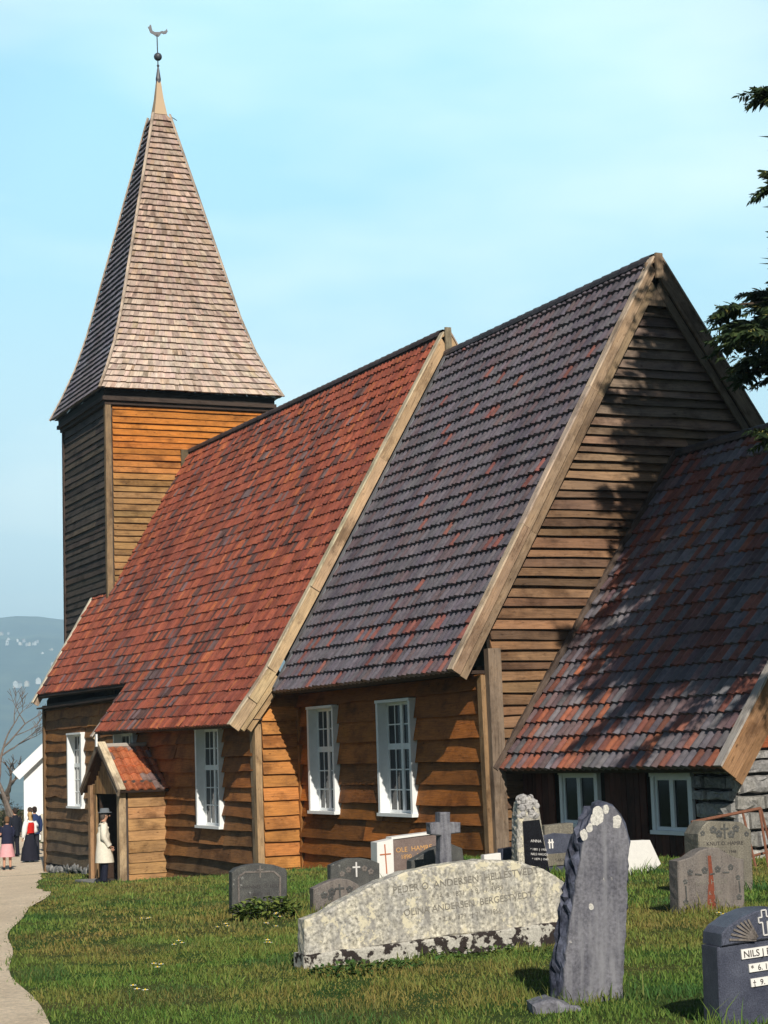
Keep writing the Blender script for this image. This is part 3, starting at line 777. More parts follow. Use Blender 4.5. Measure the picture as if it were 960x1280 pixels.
def logs(mb,O,U,V,Nn,u0,u1,z0,z1,h,colf):
    O=Vector(O);U=Vector(U);V=Vector(V);Nn=Vector(Nn); z=z0
    while z<z1-.05:
        hh=min(h*random.uniform(.85,1.15),z1-z); c=colf(); m=max(2,int((u1-u0)/.35)); r=random.uniform(0,40); rows=[]
        ph=random.uniform(0,30)
        for i in range(m+1):
            u=u0+(u1-u0)*i/m; s_=1+.12*(smooth_noise(u*1.5+ph,z*3,4)*2-1); wv=.02*(smooth_noise(u*.9+ph,z,5)*2-1)
            rows.append([O+U*u+V*(z+hh*t+wv)+Nn*(d*s_) for t,d in ((.02,-.02),(.08,.06),(.3,.10),(.6,.105),(.88,.07),(.97,-.02))])
        mb.grid(rows,c,lambda i,j:[(r+i*.35,r+j*.06),(r+i*.35,r+j*.06+.06),(r+i*.35+.35,r+j*.06+.06),(r+i*.35+.35,r+j*.06)])
        mb.face(rows[0],c,[(r,r)]*6); mb.face(rows[-1][::-1],c,[(r,r)]*6)
        z+=hh
def stones(mb,O,U,V,Nn,u0,u1,z0,z1):
    """coursed rubble: every stone an irregular block standing a little proud of its neighbours"""
    O=Vector(O);U=Vector(U);V=Vector(V);Nn=Vector(Nn); z=z0
    while z<z1-.04:
        hh=min(random.uniform(.17,.30),z1-z); u=u0-random.uniform(0,.2)
        while u<u1-.02:
            L=random.uniform(.28,.85); a=max(u0,u); b=min(u1,u+L); g=.012
            if b-a<.10: u+=L; continue
            pr=random.uniform(.05,.12); k=random.uniform(.6,1.25); c=(k,k,k*random.uniform(.97,1.05))
            n=5; loop=[]
            for t in range(n): loop.append((a+g+(b-a-2*g)*t/(n-1),z+g+random.uniform(-.012,.018)))
            for t in range(n): loop.append((b-g-(b-a-2*g)*t/(n-1),z+hh-g+random.uniform(-.02,.012)))
            cu=(a+b)/2; cz=z+hh/2
            back=[O+U*x+V*y for x,y in loop]; front=[O+U*(cu+(x-cu)*.93)+V*(cz+(y-cz)*.84)+Nn*(pr+random.uniform(-.02,.02)) for x,y in loop]
            ins=[O+U*(cu+(x-cu)*.5)+V*(cz+(y-cz)*.4)+Nn*(pr+random.uniform(-.015,.03)) for x,y in loop]
            mb.grid([back,front,ins],c,closed=True); mb.face(ins,c); u+=L
        z+=hh
w=MB()
stones(w,(0,ys+.0,0),(1,0,0),(0,0,1),(0,-1,0),5.63,6.66,-.75,1.45)
stones(w,(6.6,0,0),(0,1,0),(0,0,1),(1,0,0),ys-.05,8.0,-.9,1.45)
for P in ([(6.58,ys,-1),(6.58,8,-1),(6.58,8,1.6),(6.58,ys,1.6)],[(5.63,ys+.01,-1),(6.6,ys+.01,-1),(6.6,ys+.01,1.5),(5.63,ys+.01,1.5)]): w.face(P,(.10,.10,.10))
part(w,'stone_wall',M['masonry'],label='rough grey stone footing wall under the sacristy gable')
w=MB()
def sspan(z0,z1):
    a=SRy-(SRz-.3-z0)/ks; b=2*SRy-a
    return [(max(a,.3),min(b,8.3))] if b-a>.1 else []
board_wall(w,(6.64,0,0),(0,1,0),(0,0,1),(1,0,0),1.5,SRz-.4,sspan,.24,lambda u,z:jit((.30,.085,.035),.2),(),.012,.05,4)
w.face([(6.62,.5,1.45),(6.62,8.1,1.45),(6.62,SRy,SRz-.15)],DK)
part(w,'gable_wall',M['wood'],label='red boarded gable above the grey logs')
for a in HSa: window(*a,ys,depth=.04,lite=True)
def stile(x,y,z,k):
    r=random.random(); n=smooth_noise(x*.6,z*.8,12)
    if r<.28+.25*(n-.5): return jit((.225,.085,.06),.25)
    if r<.33: return jit((.32,.11,.06),.2)
    if r<.62: return jit((.155,.105,.108),.22)
    return jit((.155,.142,.155),.25)
t=MB(); tiles(t,sp_,lambda y:(.10,7.02),flat,.212,.33,stile); ridge(t,.1,7.05,SRy,SRz-.02,flat,lambda x:jit((.07,.06,.06),.2))
part(t,'roof',M['tile'],label='lower mixed red and grey pantile roof of the sacristy')
t=MB(); deck(t,sp_,lambda y:(.07,7.05),flat); deck(t,[(SRy,SRz),(8.45,1.22)],lambda y:(.07,7.05),flat,col=(.06,.05,.05)); part(t,'roof_deck',M['wood'])
verge(7.10,[(.08,1.16),(SRy-.02,SRz-.05)],.03,None,((.36,.20,.10),(.28,.16,.08),(.42,.38,.36)),hh=.30)
verge(7.10,[(SRy+.02,SRz-.05),(8.45,1.22)],.03,None,((.30,.18,.10),(.28,.16,.08),(.40,.36,.33)),under=False)
w=MB(); n_=Vector((0,-.818,.576)); w.beam(Vector((.10,.05,1.20))+n_*.06,Vector((.10,4.28,7.14))+n_*.06,.09,.10,n_,(.13,.095,.075)); part(w,'flashing',M['wood'])
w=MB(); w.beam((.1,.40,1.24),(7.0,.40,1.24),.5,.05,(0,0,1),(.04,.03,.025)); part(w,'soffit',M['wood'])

# --- porch at the south door
PX0,PX1,PY=-18.65,-15.85,-2.18; pb=-1.75
w=MB()
board_wall(w,(PX1,0,0),(0,1,0),(0,0,1),(1,0,0),pb,.92,full(PY+.13,-.98),.275,lambda u,z:jit((.42,.235,.10),.17),(),.010,.045)
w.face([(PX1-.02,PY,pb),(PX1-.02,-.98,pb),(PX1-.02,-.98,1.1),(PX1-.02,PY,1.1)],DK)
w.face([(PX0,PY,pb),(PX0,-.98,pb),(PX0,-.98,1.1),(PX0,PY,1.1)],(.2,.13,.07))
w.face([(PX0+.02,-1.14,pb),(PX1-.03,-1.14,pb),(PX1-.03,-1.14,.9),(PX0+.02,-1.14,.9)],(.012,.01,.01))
w.face([(PX0,PY,-1.44),(PX1,PY,-1.44),(PX1,-1.06,-1.44),(PX0,-1.06,-1.44)],(.10,.08,.06))
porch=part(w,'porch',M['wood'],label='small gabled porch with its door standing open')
w=MB()
for a,b in ((PX0,PX0+.42),(PX1-.50,PX1-.17)): 
    n_=3
    for k in range(n_): w.beam((a+(b-a)*(k+.5)/n_,PY+.0,pb),(a+(b-a)*(k+.5)/n_,PY+.0,.9),(b-a)/n_-.012,.03,(0,1,0),jit((.33,.20,.10),.15))
x=PX0+.02
while x<PX1-.05:
    e=x+.16; c=(x+e)/2; top=1.9-abs(c-(PX0+PX1)/2)*.76
    w.beam((c,PY-.01,.76),(c,PY-.01,top-.05),.148,.03,(0,1,0),jit((.36,.20,.085),.15)); x=e
w.build('front_boards',M['wood'],porch)
for xx,cc in ((PX1-.06,(.46,.34,.21)),(PX0+.06,(.36,.22,.12))):
    w=MB(); w.beam((xx,PY-.02,pb),(xx,PY-.02,.98),.20,.18,(0,1,0),cc); w.build('post',M['wood'],porch)
xm=(PX0+PX1)/2-.1; pr=[(PX1+.26,.86),(xm,1.95)]
t=MB()
# tiles of the porch slope that faces east: built in (x,z), running back along y
T=Vector((pr[1][0]-pr[0][0],0,pr[1][1]-pr[0][1])); L=T.length; T.normalize(); NN=Vector((-T.z,0,T.x)); NN=NN if NN.z>0 else -NN
s=0;k=0
while s<L-.1:
    for j in range(6):
        y0=-2.30+j*.225; c=jit((.42,.13,.055),.25) if random.random()<.78 else jit((.24,.16,.14),.2)
        lo=[];up=[];li=[]
        for i,h in enumerate(TILE_H):
            y=y0+.225*i/6; P0=Vector((pr[0][0],y,pr[0][1]))+T*(s-.02); P1=Vector((pr[0][0],y,pr[0][1]))+T*min(L,s+.40)
            lo.append(P0+NN*(.04+h*1.3)); up.append(P1+NN*(.006+h*1.3)); li.append(P0+NN*(.0+h*1.3))
        t.grid([li,lo,up],c)
    s+=.37;k+=1
t.build('roof',M['tile'],porch)
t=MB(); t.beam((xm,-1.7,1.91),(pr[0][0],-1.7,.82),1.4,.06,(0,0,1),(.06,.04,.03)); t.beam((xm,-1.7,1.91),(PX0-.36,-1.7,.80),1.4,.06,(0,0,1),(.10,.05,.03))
t.tube([(xm,-2.34,1.99),(xm,-1.0,2.0)],.065,8,(.42,.38,.33)); t.build('roof_deck',M['wood'],porch)
w=MB()
w.beam((pr[0][0]+.06,-2.37,.80),(xm+.0,-2.37,2.01),.05,.20,(0,0,1),(.34,.27,.20)); w.beam((PX0-.42,-2.37,.80),(xm-.04,-2.37,2.01),.05,.20,(0,0,1),(.26,.20,.14))
w.beam((pr[0][0]+.07,-2.30,.89),(xm+.04,-2.30,2.09),.20,.035,(-.6,0,.7),(.70,.58,.40))
w.build('bargeboard',M['wood'],porch)
w=MB(); w.box((xm-.05,-2.44,1.98),(xm+.05,-2.40,2.30),(.75,.75,.72)); w.build('finial',M['white'],porch)
w=MB(); w.box((PX0+.30,-2.75,-1.66),(PX1+.3,-2.2,-1.44),(1,1,1)); w.build('step',M['rubble'],porch)
w=MB(); w.box((-18.06,-2.16,-1.43),(-18.0,-1.2,.74),(.05,.03,.02)); d_=w.build('door',M['wood'],porch); 
w=MB(); w.ball((-17.96,-1.3,-.4),.035,8,6); w.build('handle',M['iron'],d_)
# ------------------------------------------------------------------ gravestones
random.seed(31)
CAM=Vector((30.08,-15.8,1.6)); FWD=Vector((RC[0][2],RC[1][2],RC[2][2])); GRP='gravestones in the churchyard'
class Stone:
    """a gravestone standing at (x,y), its front turned to rz; outlines are given as photo offsets and turned into metres of the stone's own face"""
    def __init__(s,label,x,y,cx,by,rz=92,roll=0,lean=0,group=GRP,z=None):
        s.cx,s.by=cx,by; z=gz(x,y) if z is None else z
        d=Vector((x,y,z))-CAM; s.k=2331/d.dot(FWD)
        a=math.atan2(-d.y,-d.x); s.cb=math.cos(a-R(rz-90)); s.roll=roll
        s.t=thing('gravestone',label,'gravestone',(x,y,z-.0),(R(lean),-R(roll),R(rz)),group)
    def L(s,pts):
        out=[]; r=R(1.6)+R(s.roll)
        for px,py in pts:
            u=(px-s.cx)/s.k; v=(s.by-py)/s.k
            u,v=u*math.cos(r)+v*math.sin(r),-u*math.sin(r)+v*math.cos(r)
            out.append((u/s.cb,v))
        return out
def resample(P,step):
    out=[]
    for i in range(len(P)):
        a=Vector(P[i]); b=Vector(P[(i+1)%len(P)]); n=max(1,int((b-a).length/step))
        for k in range(n): out.append(a+(b-a)*k/n)
    return out
def slab(P,t,y0=0,rough=0.,bev=.012,step=.06,layers=3,side_rough=None,base_z=-.15):
    """upright stone with outline P (x,z), front at y0, thickness t; the foot goes into the ground"""
    mb=MB(); pts=resample(P,step); n=len(pts); sr=rough if side_rough is None else side_rough
    area=sum(pts[i].x*pts[(i+1)%n].y-pts[(i+1)%n].x*pts[i].y for i in range(n))
    nrm=[]
    for i in range(n):
        d=(pts[(i+1)%n]-pts[i-1]).normalized(); q=Vector((d.y,-d.x)); nrm.append(q if area>0 else -q)
    rings=[]
    prof=[(y0,-bev),(y0+bev,0)]+[(y0+bev+(t-2*bev)*k/layers,None) for k in range(1,layers)]+[(y0+t-bev,0),(y0+t,-bev)]
    for yy,o in prof:
        ring=[]
        for i,p in enumerate(pts):
            e=(o if o is not None else 0)+random.uniform(-1,1)*(sr if o is None else rough)
            q=p+nrm[i]*e
            ring.append((q.x,yy+(random.uniform(-1,1)*sr*.5 if o is None else 0),q.y))
        rings.append(ring)
    mb.grid(rings,(1,1,1),closed=True); mb.face(rings[0]); mb.face(rings[-1][::-1])
    return mb
def text(body,size,name,mat,parent,x,z,y,rot=0,ext=.0015,align='CENTER'):
    cu=bpy.data.curves.new('t','FONT'); cu.body=body; cu.size=size; cu.align_x=align; cu.extrude=ext; cu.resolution_u=3
    o=bpy.data.objects.new('t',cu); COL.objects.link(o)
    dg=bpy.context.evaluated_depsgraph_get(); me=bpy.data.meshes.new_from_object(o.evaluated_get(dg))
    bpy.data.objects.remove(o); bpy.data.curves.remove(cu)
    me.transform(Matrix.Translation((x,y,z))@Matrix.Rotation(-rot,4,'Y')@Matrix.Rotation(math.pi/2,4,'X'))
    me.name=name; me.materials.clear()
    return link(name,me,mat,parent)
def cross(mb,x,z,h,w,y,a=.022,col=(1,1,1),arm=.66):
    mb.box((x-a/2,y-.006,z),(x+a/2,y+.004,z+h),col)
    mb.box((x-w/2,y-.006,z+h*arm-a/2),(x-a/2-.0005,y+.004,z+h*arm+a/2),col); mb.box((x+a/2+.0005,y-.006,z+h*arm-a/2),(x+w/2,y+.004,z+h*arm+a/2),col)
def rosette(mb,x,z,r,y,col=(1,1,1)):
    """a carved curl of leaves"""
    for k in range(5):
        a=k*1.2566+.3; c=(x+math.cos(a)*r*.55,y,z+math.sin(a)*r*.55)
        mb.ball(c,r*.42,8,5,col,(1,.25,1))
M['lichen']=stone_mat('lichen_limestone',(.52,.48,.38),(.36,.345,.31),lichen=(.64,.58,.42),spk=34,amount=.55,stain=(.22,.21,.20),spk_v=.7)
def plinth_mat():
    m=stone_mat('mossy_plinth',(.46,.44,.38),(.36,.34,.30),spk=55); nt=m.node_tree; b=nt.nodes['Principled BSDF']
    l=b.inputs['Base Color'].links[0].from_socket; oc=N(nt,'ShaderNodeTexCoord').outputs['Object']
    f=noise(nt,mapping(nt,oc,(1,1,1.1)),9,4,.6)
    c=mixn(nt,ramp(nt,f,[(.49,0.),(.53,1.)]),l,(.025,.018,.016)); nt.links.new(c,b.inputs['Base Color']); return m
M['plinth']=plinth_mat()
M['slate']=stone_mat('blue_grey_slate',(.095,.095,.115),(.17,.168,.19),lichen=(.46,.44,.41),stain=(.25,.25,.27),spk=45,amount=.655,spk_v=.4)
M['rock']=stone_mat('rough_broken_slate',(.018,.020,.034),(.12,.13,.18),spk=18,spk_v=.5)
M['blue']=stone_mat('dark_blue_granite',(.045,.050,.075),(.088,.096,.130),spk=120,spk_v=.5,rough=.4)
M['grey']=stone_mat('grey_granite',(.115,.098,.09),(.175,.155,.14),stain=(.22,.19,.165),spk=60,spk_v=.5)
M['dgrey']=stone_mat('dark_grey_granite',(.055,.055,.055),(.10,.10,.092),lichen=(.28,.28,.26),spk=80,amount=.62)
M['cream']=stone_mat('grey_buff_stone',(.15,.135,.105),(.22,.20,.16),spk=60,stain=(.12,.11,.09),spk_v=.5)
M['polish']=stone_mat('polished_brown_granite',(.17,.125,.11),(.22,.17,.15),spk=140,rough=.35)
M['marble']=plain('white_marble',(.78,.76,.72),.5,.3,.06,20)
M['black']=plain('black_polished_plate',(.012,.012,.016),.15,.5,.2)
M['ink']=plain('dark_lettering',(.06,.055,.055),.8,.1,.2)
M['fade']=plain('faded_lettering',(.21,.195,.165),.8,.1,.3,25)
M['gold']=plain('gilt_lettering',(.62,.34,.12),.5,.4,.2)
M['rust']=plain('rust_streak',(.20,.06,.036),.85,.1,.3,30)
M['pale']=plain('pale_lettering',(.62,.60,.58),.7,.2,.15)
M['redline']=plain('thin_red_line',(.45,.16,.08),.7,.2,.1)

# wide pale lichen-covered family stone
S=Stone('wide pale lichen-covered family gravestone with long arched top on a mossy plinth',15.25,-8.62,540,1198,86,4.2,z=gz(15.25,-8.62)-.075)
P=S.L([(374,1182),(374,1137),(396,1130),(425,1114),(458,1097),(495,1084),(540,1077),(590,1072),(638,1075),(672,1086),(700,1104),(722,1122),(745,1126),(746,1156),(560,1164)])
slab(P,.22,-.11,.004,.02,.05,3,.008).build('slab',M['lichen'],S.t)
P=S.L([(371,1245),(371,1178),(560,1163),(750,1147),(752,1200)])
slab(P,.30,-.16,.006,.02,.07,2,.012).build('plinth',M['plinth'],S.t)
c0=S.L([(572,1100)])[0]
for k,(tx,sz,dz_,m_) in enumerate((('PEDER O. ANDERSEN  HELLESTVEDT',.085,0,'fade'),('* 14. 3. 1871   † 9. 11. 1939',.060,-.095,'fade'),('OLINA ANDERSEN  BERGESTVEDT',.080,-.20,'fade'),('* 2. 6. 1879   † 21. 1. 1951',.055,-.29,'fade'))):
    text(tx,sz,'inscription',M[m_],S.t,c0[0],c0[1]+dz_,-.112)

# leaning slab on its fallen block
S=Stone('tall leaning blue-grey slate slab with rough broken edges and white lichen patches',19.02,-9.36,735,1262,85,-1.5,lean=2.2)
P=S.L([(699,1270),(704,1200),(710,1160),(717,1115),(724,1075),(730,1050),(735,1037),(745,1023),(758,1014),(770,1019),(779,1032),(787,1052),(789,1065),(787,1095),(786,1130),(782,1200),(779,1268)])
def rough_slab(P,t,y0):
    """split stone: smooth face, knapped sides with angular facets"""
    pts=resample(P,.045); n=len(pts); cen=sum(pts,Vector((0,0)))/n; rings=[]
    nr=[]
    area=sum(pts[i].x*pts[(i+1)%n].y-pts[(i+1)%n].x*pts[i].y for i in range(n))
    for i in range(n):
        d=(pts[(i+1)%n]-pts[i-1]).normalized(); q=Vector((d.y,-d.x)); nr.append(q if area>0 else -q)
    ph=[random.random() for _ in range(n)]
    for k in range(7):
        f=k/6; ring=[]
        for i,p in enumerate(pts):
            if k==0: e=-.012+random.uniform(-.006,.006); dy=random.uniform(-.002,.002)
            else: e=random.choice((-.022,-.01,.0,.008,.014))*(.5 if k==1 else 1)+random.uniform(-.008,.008); dy=random.uniform(-.018,.018)*(1 if 0<k<6 else .3)
            q=p+nr[i]*e; ring.append((q.x,y0+t*f+dy,q.y))
        rings.append(ring)
    return rings
rg=rough_slab(P,.17,-.05)
mb=MB(); 
mb.grid(rg,(1,1,1),closed=True); o_=MB.build(mb,'broken_edge',M['rock'],S.t)
mb=MB(); mb.face([(x,y-.001,z) for x,y,z in rg[0]]); mb.face(rg[-1][::-1])
ins=[(x*.985,-.062,z*.992) for x,y,z in rg[0]]
mb=MB(); mb.grid([[(x,y-.0005,z) for x,y,z in rg[0]],ins],(1,1,1),closed=True); mb.face(ins); mb.build('slab',M['slate'],S.t)
mb=MB(); mb.face(rg[-1][::-1]); mb.build('back_face',M['slate'],S.t)
M['whitelichen']=stone_mat('white_lichen',(.62,.60,.55),(.50,.48,.44),spk=60)
for px,py,r in ((747,1031,.055),(741,1036,.035),(771,1039,.045),(729,1054,.035),(736,1046,.03),(738,1144,.022),(757,1023,.03)):
    q=S.L([(px,py)])[0]; pm=MB(); n=18; e=[r*random.uniform(.7,1.15) for _ in range(n)]
    e=[(e[i]+e[i-1])/2 for i in range(n)]
    pm.face([(q[0]+e[i]*math.cos(i*6.283/n)*.8,-.0635-.0005*r,q[1]+e[i]*math.sin(i*6.283/n)*1.15) for i in range(n)]); pm.build('lichen_patch',M['whitelichen'],S.t)
b_=Stone('low tilted blue-grey stone block lying at the foot of the leaning slab',19.22,-9.70,690,1276,70,0,group=None)
b_.t.name='stone_block'; b_.t['category']='stone block'
slab([(-.16,-.12),(-.17,.055),(-.05,.085),(.15,.02),(.16,-.12)],.26,-.13,.006,.02,.05,2,.01).build('block',M['slate'],b_.t)

# blue granite stone cut by the frame
S=Stone('dark blue granite gravestone with fan carving, small outlined cross and white name plates',20.62,-9.13,947,1290,85,3.6,z=gz(20.62,-9.13)-.06)
P=S.L([(893,1300),(891,1182),(1004,1170),(1010,1300)]); P=[(x,z) for x,z in P]
slab(P,.20,-.10,.001,.008,.2,1,.002).build('slab',M['blue'],S.t)
P=S.L([(894,1181),(895,1166),(901,1158),(918,1147),(936,1140),(950,1138),(966,1138),(984,1144),(996,1153),(1002,1170)])
slab(P,.24,-.12,.001,.01,.08,2,.002,).build('arch',M['blue'],S.t)
c=S.L([(947,1172)])[0]; fan=MB(); 
for sgn in (-1,1):
    for k in range(7):
        a=R(8+k*9.5); d=Vector((sgn*math.cos(a),0,math.sin(a))); L_=.20-.010*k
        fan.beam(Vector((c[0]+sgn*.045,-.121,c[1]-.012))+d*.02,Vector((c[0]+sgn*.045,-.121,c[1]-.012))+d*L_,.012,.014,(0,-1,0),(1,1,1))
fan.build('fan_carving',M['grey'],S.t)
cr=MB(); x,z=c[0]+.005,c[1]+.012; o=.016; wln=.0075
out=[(-o,0),(o,0),(o,.075),(.040,.075),(.040,.105),(o,.105),(o,.145),(-o,.145),(-o,.105),(-.040,.105),(-.040,.075),(-o,.075)]
for i in range(len(out)):
    a,b2=out[i],out[(i+1)%len(out)]; cr.beam((x+a[0],-.124,z+a[1]),(x+b2[0],-.124,z+b2[1]),wln,.008,(0,-1,0))
cr.build('cross_outline',M['pale'],S.t)
for (px0,px1,py0,py1,tx,sz) in ((919,995,1185,1197,'NILS J BERGE',.058),(928,988,1204,1214,'*  6. 10. 1898',.048),(930,986,1222,1232,'†  9. 12. 1957',.048)):
    q=S.L([(px0,py1),(px1,py1-5),(px1,py0-5),(px0,py0)]); z0=(q[0][1]+q[1][1])/2; z1=(q[2][1]+q[3][1])/2
    pm=MB(); pm.box((q[0][0],-.112,z0),(q[1][0],-.1005,z1)); pl_=pm.build('name_plate',M['marble'],S.t)
    text(tx,(z1-z0)*.98,'inscription',M['ink'],pl_,q[0][0]+.012,z0+(z1-z0)*.15,-.1135,align='LEFT')

# grey stone with the rust streak
S=Stone('grey granite gravestone with shouldered top and a rust-red streak down its front',13.90,-4.90,889,1152,84,1.2,z=gz(13.9,-4.9)-.06)
P=S.L([(848,1168),(847,1082),(862,1078),(874,1070),(886,1066),(898,1067),(908,1074),(920,1080),(929,1082),(929,1168)])
slab(P,.20,-.10,.002,.010,.05,2,.004).build('slab',M['grey'],S.t)
d_=MB(); r_=MB()
for px,py,rr in ((862,1096,.036),(880,1094,.04),(896,1093,.04),(912,1091,.036),(856,1107,.030),(856,1132,.034),(921,1104,.030),(922,1128,.034)):
    q=S.L([(px,py)])[0]; rosette(d_,q[0],q[1],rr,-.101)
for a,b2 in (((868,1098),(876,1099)),((886,1099),(892,1098)),((902,1097),(910,1097)),((856,1112),(857,1128)),((922,1108),(923,1122))):
    a,b2=S.L([a,b2]); d_.beam((a[0],-.102,a[1]),(b2[0],-.102,b2[1]),.014,.012,(0,-1,0))
d_.build('carved_vine',M['dgrey'],S.t)
q=S.L([(884,1076),(888,1076),(890,1098),(893,1140),(892,1148),(884,1149),(882,1138),(885,1098)])
r_.face([(x,-.1012,z) for x,z in q]); r_.build('rust_streak',M['rust'],S.t)
for tx,px,py,sz in (('LARS HELLE',888,1111,.068),('* 3. 6. 1868',888,1124,.052),('† 5. 2. 1942',888,1134,.052),('FRED',888,1145,.042)):
    q=S.L([(px,py)])[0]; text(tx,sz,'inscription',M['fade'],S.t,q[0],q[1],-.102)
# stone behind it
S=Stone('buff-grey gravestone with clipped corners and carved leaves behind the rust-streaked stone',11.88,-3.28,909,1126,84,-1.0,z=gz(11.9,-3.3)-.04)
P=S.L([(873,1140),(872,1050),(878,1040),(884,1034),(925,1036),(930,1040),(937,1047),(938,1140)])
slab(P,.36,-.10,.002,.012,.06,2,.004).build('slab',M['cream'],S.t)
d_=MB()
for px,py,rr in ((877,1049,.035),(890,1045,.05),(897,1050,.05),(912,1051,.05),(918,1044,.05),(931,1051,.035)):
    q=S.L([(px,py)])[0]; rosette(d_,q[0],q[1],rr,-.101)
q=S.L([(904,1056)])[0]; cross(d_,q[0],q[1],.17,.10,-.101,.022); d_.build('carved_leaves',M['dgrey'],S.t)
for tx,px,py,sz in (('KNUT O. HAMRE',904,1064,.062),('1874 - 1948',906,1074,.05)):
    q=S.L([(px,py)])[0]; text(tx,sz,'inscription',M['ink'],S.t,q[0],q[1],-.102)
# white wedge-shaped stone
S=Stone('plain bright white wedge-sided gravestone beside the leaning slab',7.95,-1.95,795,1100,98,0)
P=S.L([(770,1106),(772,1058),(803,1058),(816,1088),(804,1098),(790,1102)])
slab(P,.16,-.08,.001,.008,.1,1,.001).build('slab',M['marble'],S.t)
# obelisk
S=Stone('narrow tapering obelisk stone with rough lumpy top and black polished plate',6.55,-2.83,668,1100,78,-3.5)
P=S.L([(645,1112),(643,1062),(645,1020),(647,1008),(656,1001),(667,1004),(672,1016),(676,1050),(687,1112)])
slab(P,.30,-.15,.006,.016,.04,4,.014).build('shaft',M['lichen'],S.t)
rb=MB()
for _ in range(38):
    q=S.L([(random.uniform(646,671),random.uniform(1003,1026))])[0]; rb.ball((q[0],-.15+random.uniform(-.01,.03),q[1]),random.uniform(.03,.06),6,4,(1,1,1),(1,.6,1))
for _ in range(14):
    q=S.L([(random.uniform(648,668),random.uniform(1002,1007))])[0]; rb.ball((q[0],random.uniform(-.12,.12),q[1]),random.uniform(.04,.07),6,4)
rb.build('rough_top',stone_mat('broken_stone',(.30,.29,.29),(.52,.50,.48),lichen=(.05,.045,.045),spk=14,amount=.52),S.t)
P=S.L([(653,1108),(650,1031),(671,1029),(684,1100),(684,1108)])
pm=MB(); pm.face([(x,-.168,z) for x,z in P]); 
for i in range(len(P)): a,b2=P[i],P[(i+1)%len(P)]; pm.face([(a[0],-.168,a[1]),(b2[0],-.168,b2[1]),(b2[0],-.14,b2[1]),(a[0],-.14,a[1])])
pl_=pm.build('plate',M['black'],S.t)
for tx,px,py,sz in (('ANNA',666,1057,.055),('* 1881 † 1956',669,1067,.042),('NILS HAUGE',670,1073,.045),('* 1879 † 1949',671,1079,.042)):
    q=S.L([(px,py)])[0]; text(tx,sz,'inscription',M['pale'],pl_,q[0],q[1],-.1695,-.02)
# grey-blue stone with cross right of the obelisk
S=Stone('blue-grey gravestone with white double cross between obelisk and leaning slab',6.4,-2.39,695,1096,84,1.5)
P=S.L([(676,1112),(676,1048),(690,1045),(712,1047),(718,1052),(718,1112)])
slab(P,.16,-.08,.001,.01,.08,1,.002).build('slab',M['blue'],S.t)
P=S.L([(679,1049),(679,1036),(715,1033),(715,1047)]); slab(P,.22,-.06,.003,.01,.06,1,.004).build('cap',M['cream'],S.t)
P=S.L([(680,1086),(679,1071),(713,1069),(713,1084)]); slab(P,.05,-.10,.001,.006,.1,1,.001).build('base_panel',M['cream'],S.t)
d_=MB(); 
for dx in (-.022,.022):
    q=S.L([(686,1064)])[0]; cross(d_,q[0]+dx,q[1],.13,.045,-.082,.02)
d_.build('double_cross',M['marble'],S.t)
q=S.L([(696,1080)])[0]; text('TAKK',.06,'inscription',M['ink'],S.t,q[0],q[1],-.102)
# small pair left of the obelisk
S=Stone('small white marker stone left of the obelisk, only its top showing',5.9,-3.18,614,1096,88,2)
slab(S.L([(604,1112),(603,1068),(624,1066),(628,1112)]),.12,-.06,.001,.008,.1,1).build('slab',M['marble'],S.t)
S=Stone('small dark blue marker stone between white marker and obelisk',5.75,-2.84,634,1096,96,2)
slab(S.L([(624,1112),(625,1063),(640,1061),(642,1112)]),.14,-.07,.001,.008,.1,1).build('slab',M['blue'],S.t)
# cross
S=Stone('weathered grey stone cross with short thick arms rising behind the wide pale stone',7.0,-4.46,556,1100,85,1,z=gz(7.0,-4.46)+.10)
P=S.L([(545,1132),(548,1046),(536,1044),(535,1030),(547,1029),(547,1017),(560,1017),(560,1029),(573,1030),(573,1043),(561,1044),(563,1132)])
slab(P,.20,-.10,.003,.016,.05,2,.004).build('cross',M['slate'],S.t)
S=Stone('low dark gravestone with sloping top behind the stone cross',6.0,-4.11,545,1100,86,3)
P=S.L([(511,1112),(511,1072),(522,1066),(540,1056),(560,1052),(575,1058),(582,1112)])
slab(P,.20,-.10,.002,.012,.06,1,.003).build('slab',M['dgrey'],S.t)
S=Stone('small grey stone figure standing beside the stone cross',7.2,-4.70,545,1098,90,0)
S.t.name='grave_figure'; S.t['category']='figure'; S.t['group']=''
del S.t['group']
q=S.L([(545,1082)])[0]
f=MB(); f.tube([(q[0],-.0,z) for z in (-.1,q[1]-.16,q[1]+.02,q[1]+.06)],[.06,.055,.045,.03],8); f.ball((q[0],0,q[1]+.09),.035,8,6); f.build('figure',M['grey'],S.t)
# brown polished stone with white panel
S=Stone('polished brown granite gravestone with white left panel bearing a thin red cross',4.95,-4.05,506,1102,84,2.6)
P=S.L([(485,1116),(483,1051),(549,1044),(550,1116)]); slab(P,.22,-.09,.001,.006,.2,1).build('slab',M['polish'],S.t)
P=S.L([(464,1116),(463,1054),(483,1050),(485,1116)]); slab(P,.30,-.15,.001,.006,.2,1).build('side_panel',M['marble'],S.t)
P=S.L([(482,1051),(482,1048),(549,1041),(549,1044)]); slab(P,.26,-.11,.001,.004,.2,1).build('top_edge',M['marble'],S.t)
d_=MB(); q=S.L([(475,1092)])[0]; cross(d_,q[0],q[1],.42,.17,-.151,.018); d_.build('cross',M['redline'],S.t)
for tx,px,py,sz in (('OLE  HAMRE',488,1067,.10),('1890 - 1954',494,1075,.085)):
    q=S.L([(px,py)])[0]; text(tx,sz,'inscription',M['gold'],S.t,q[0],q[1],-.093,align='LEFT')
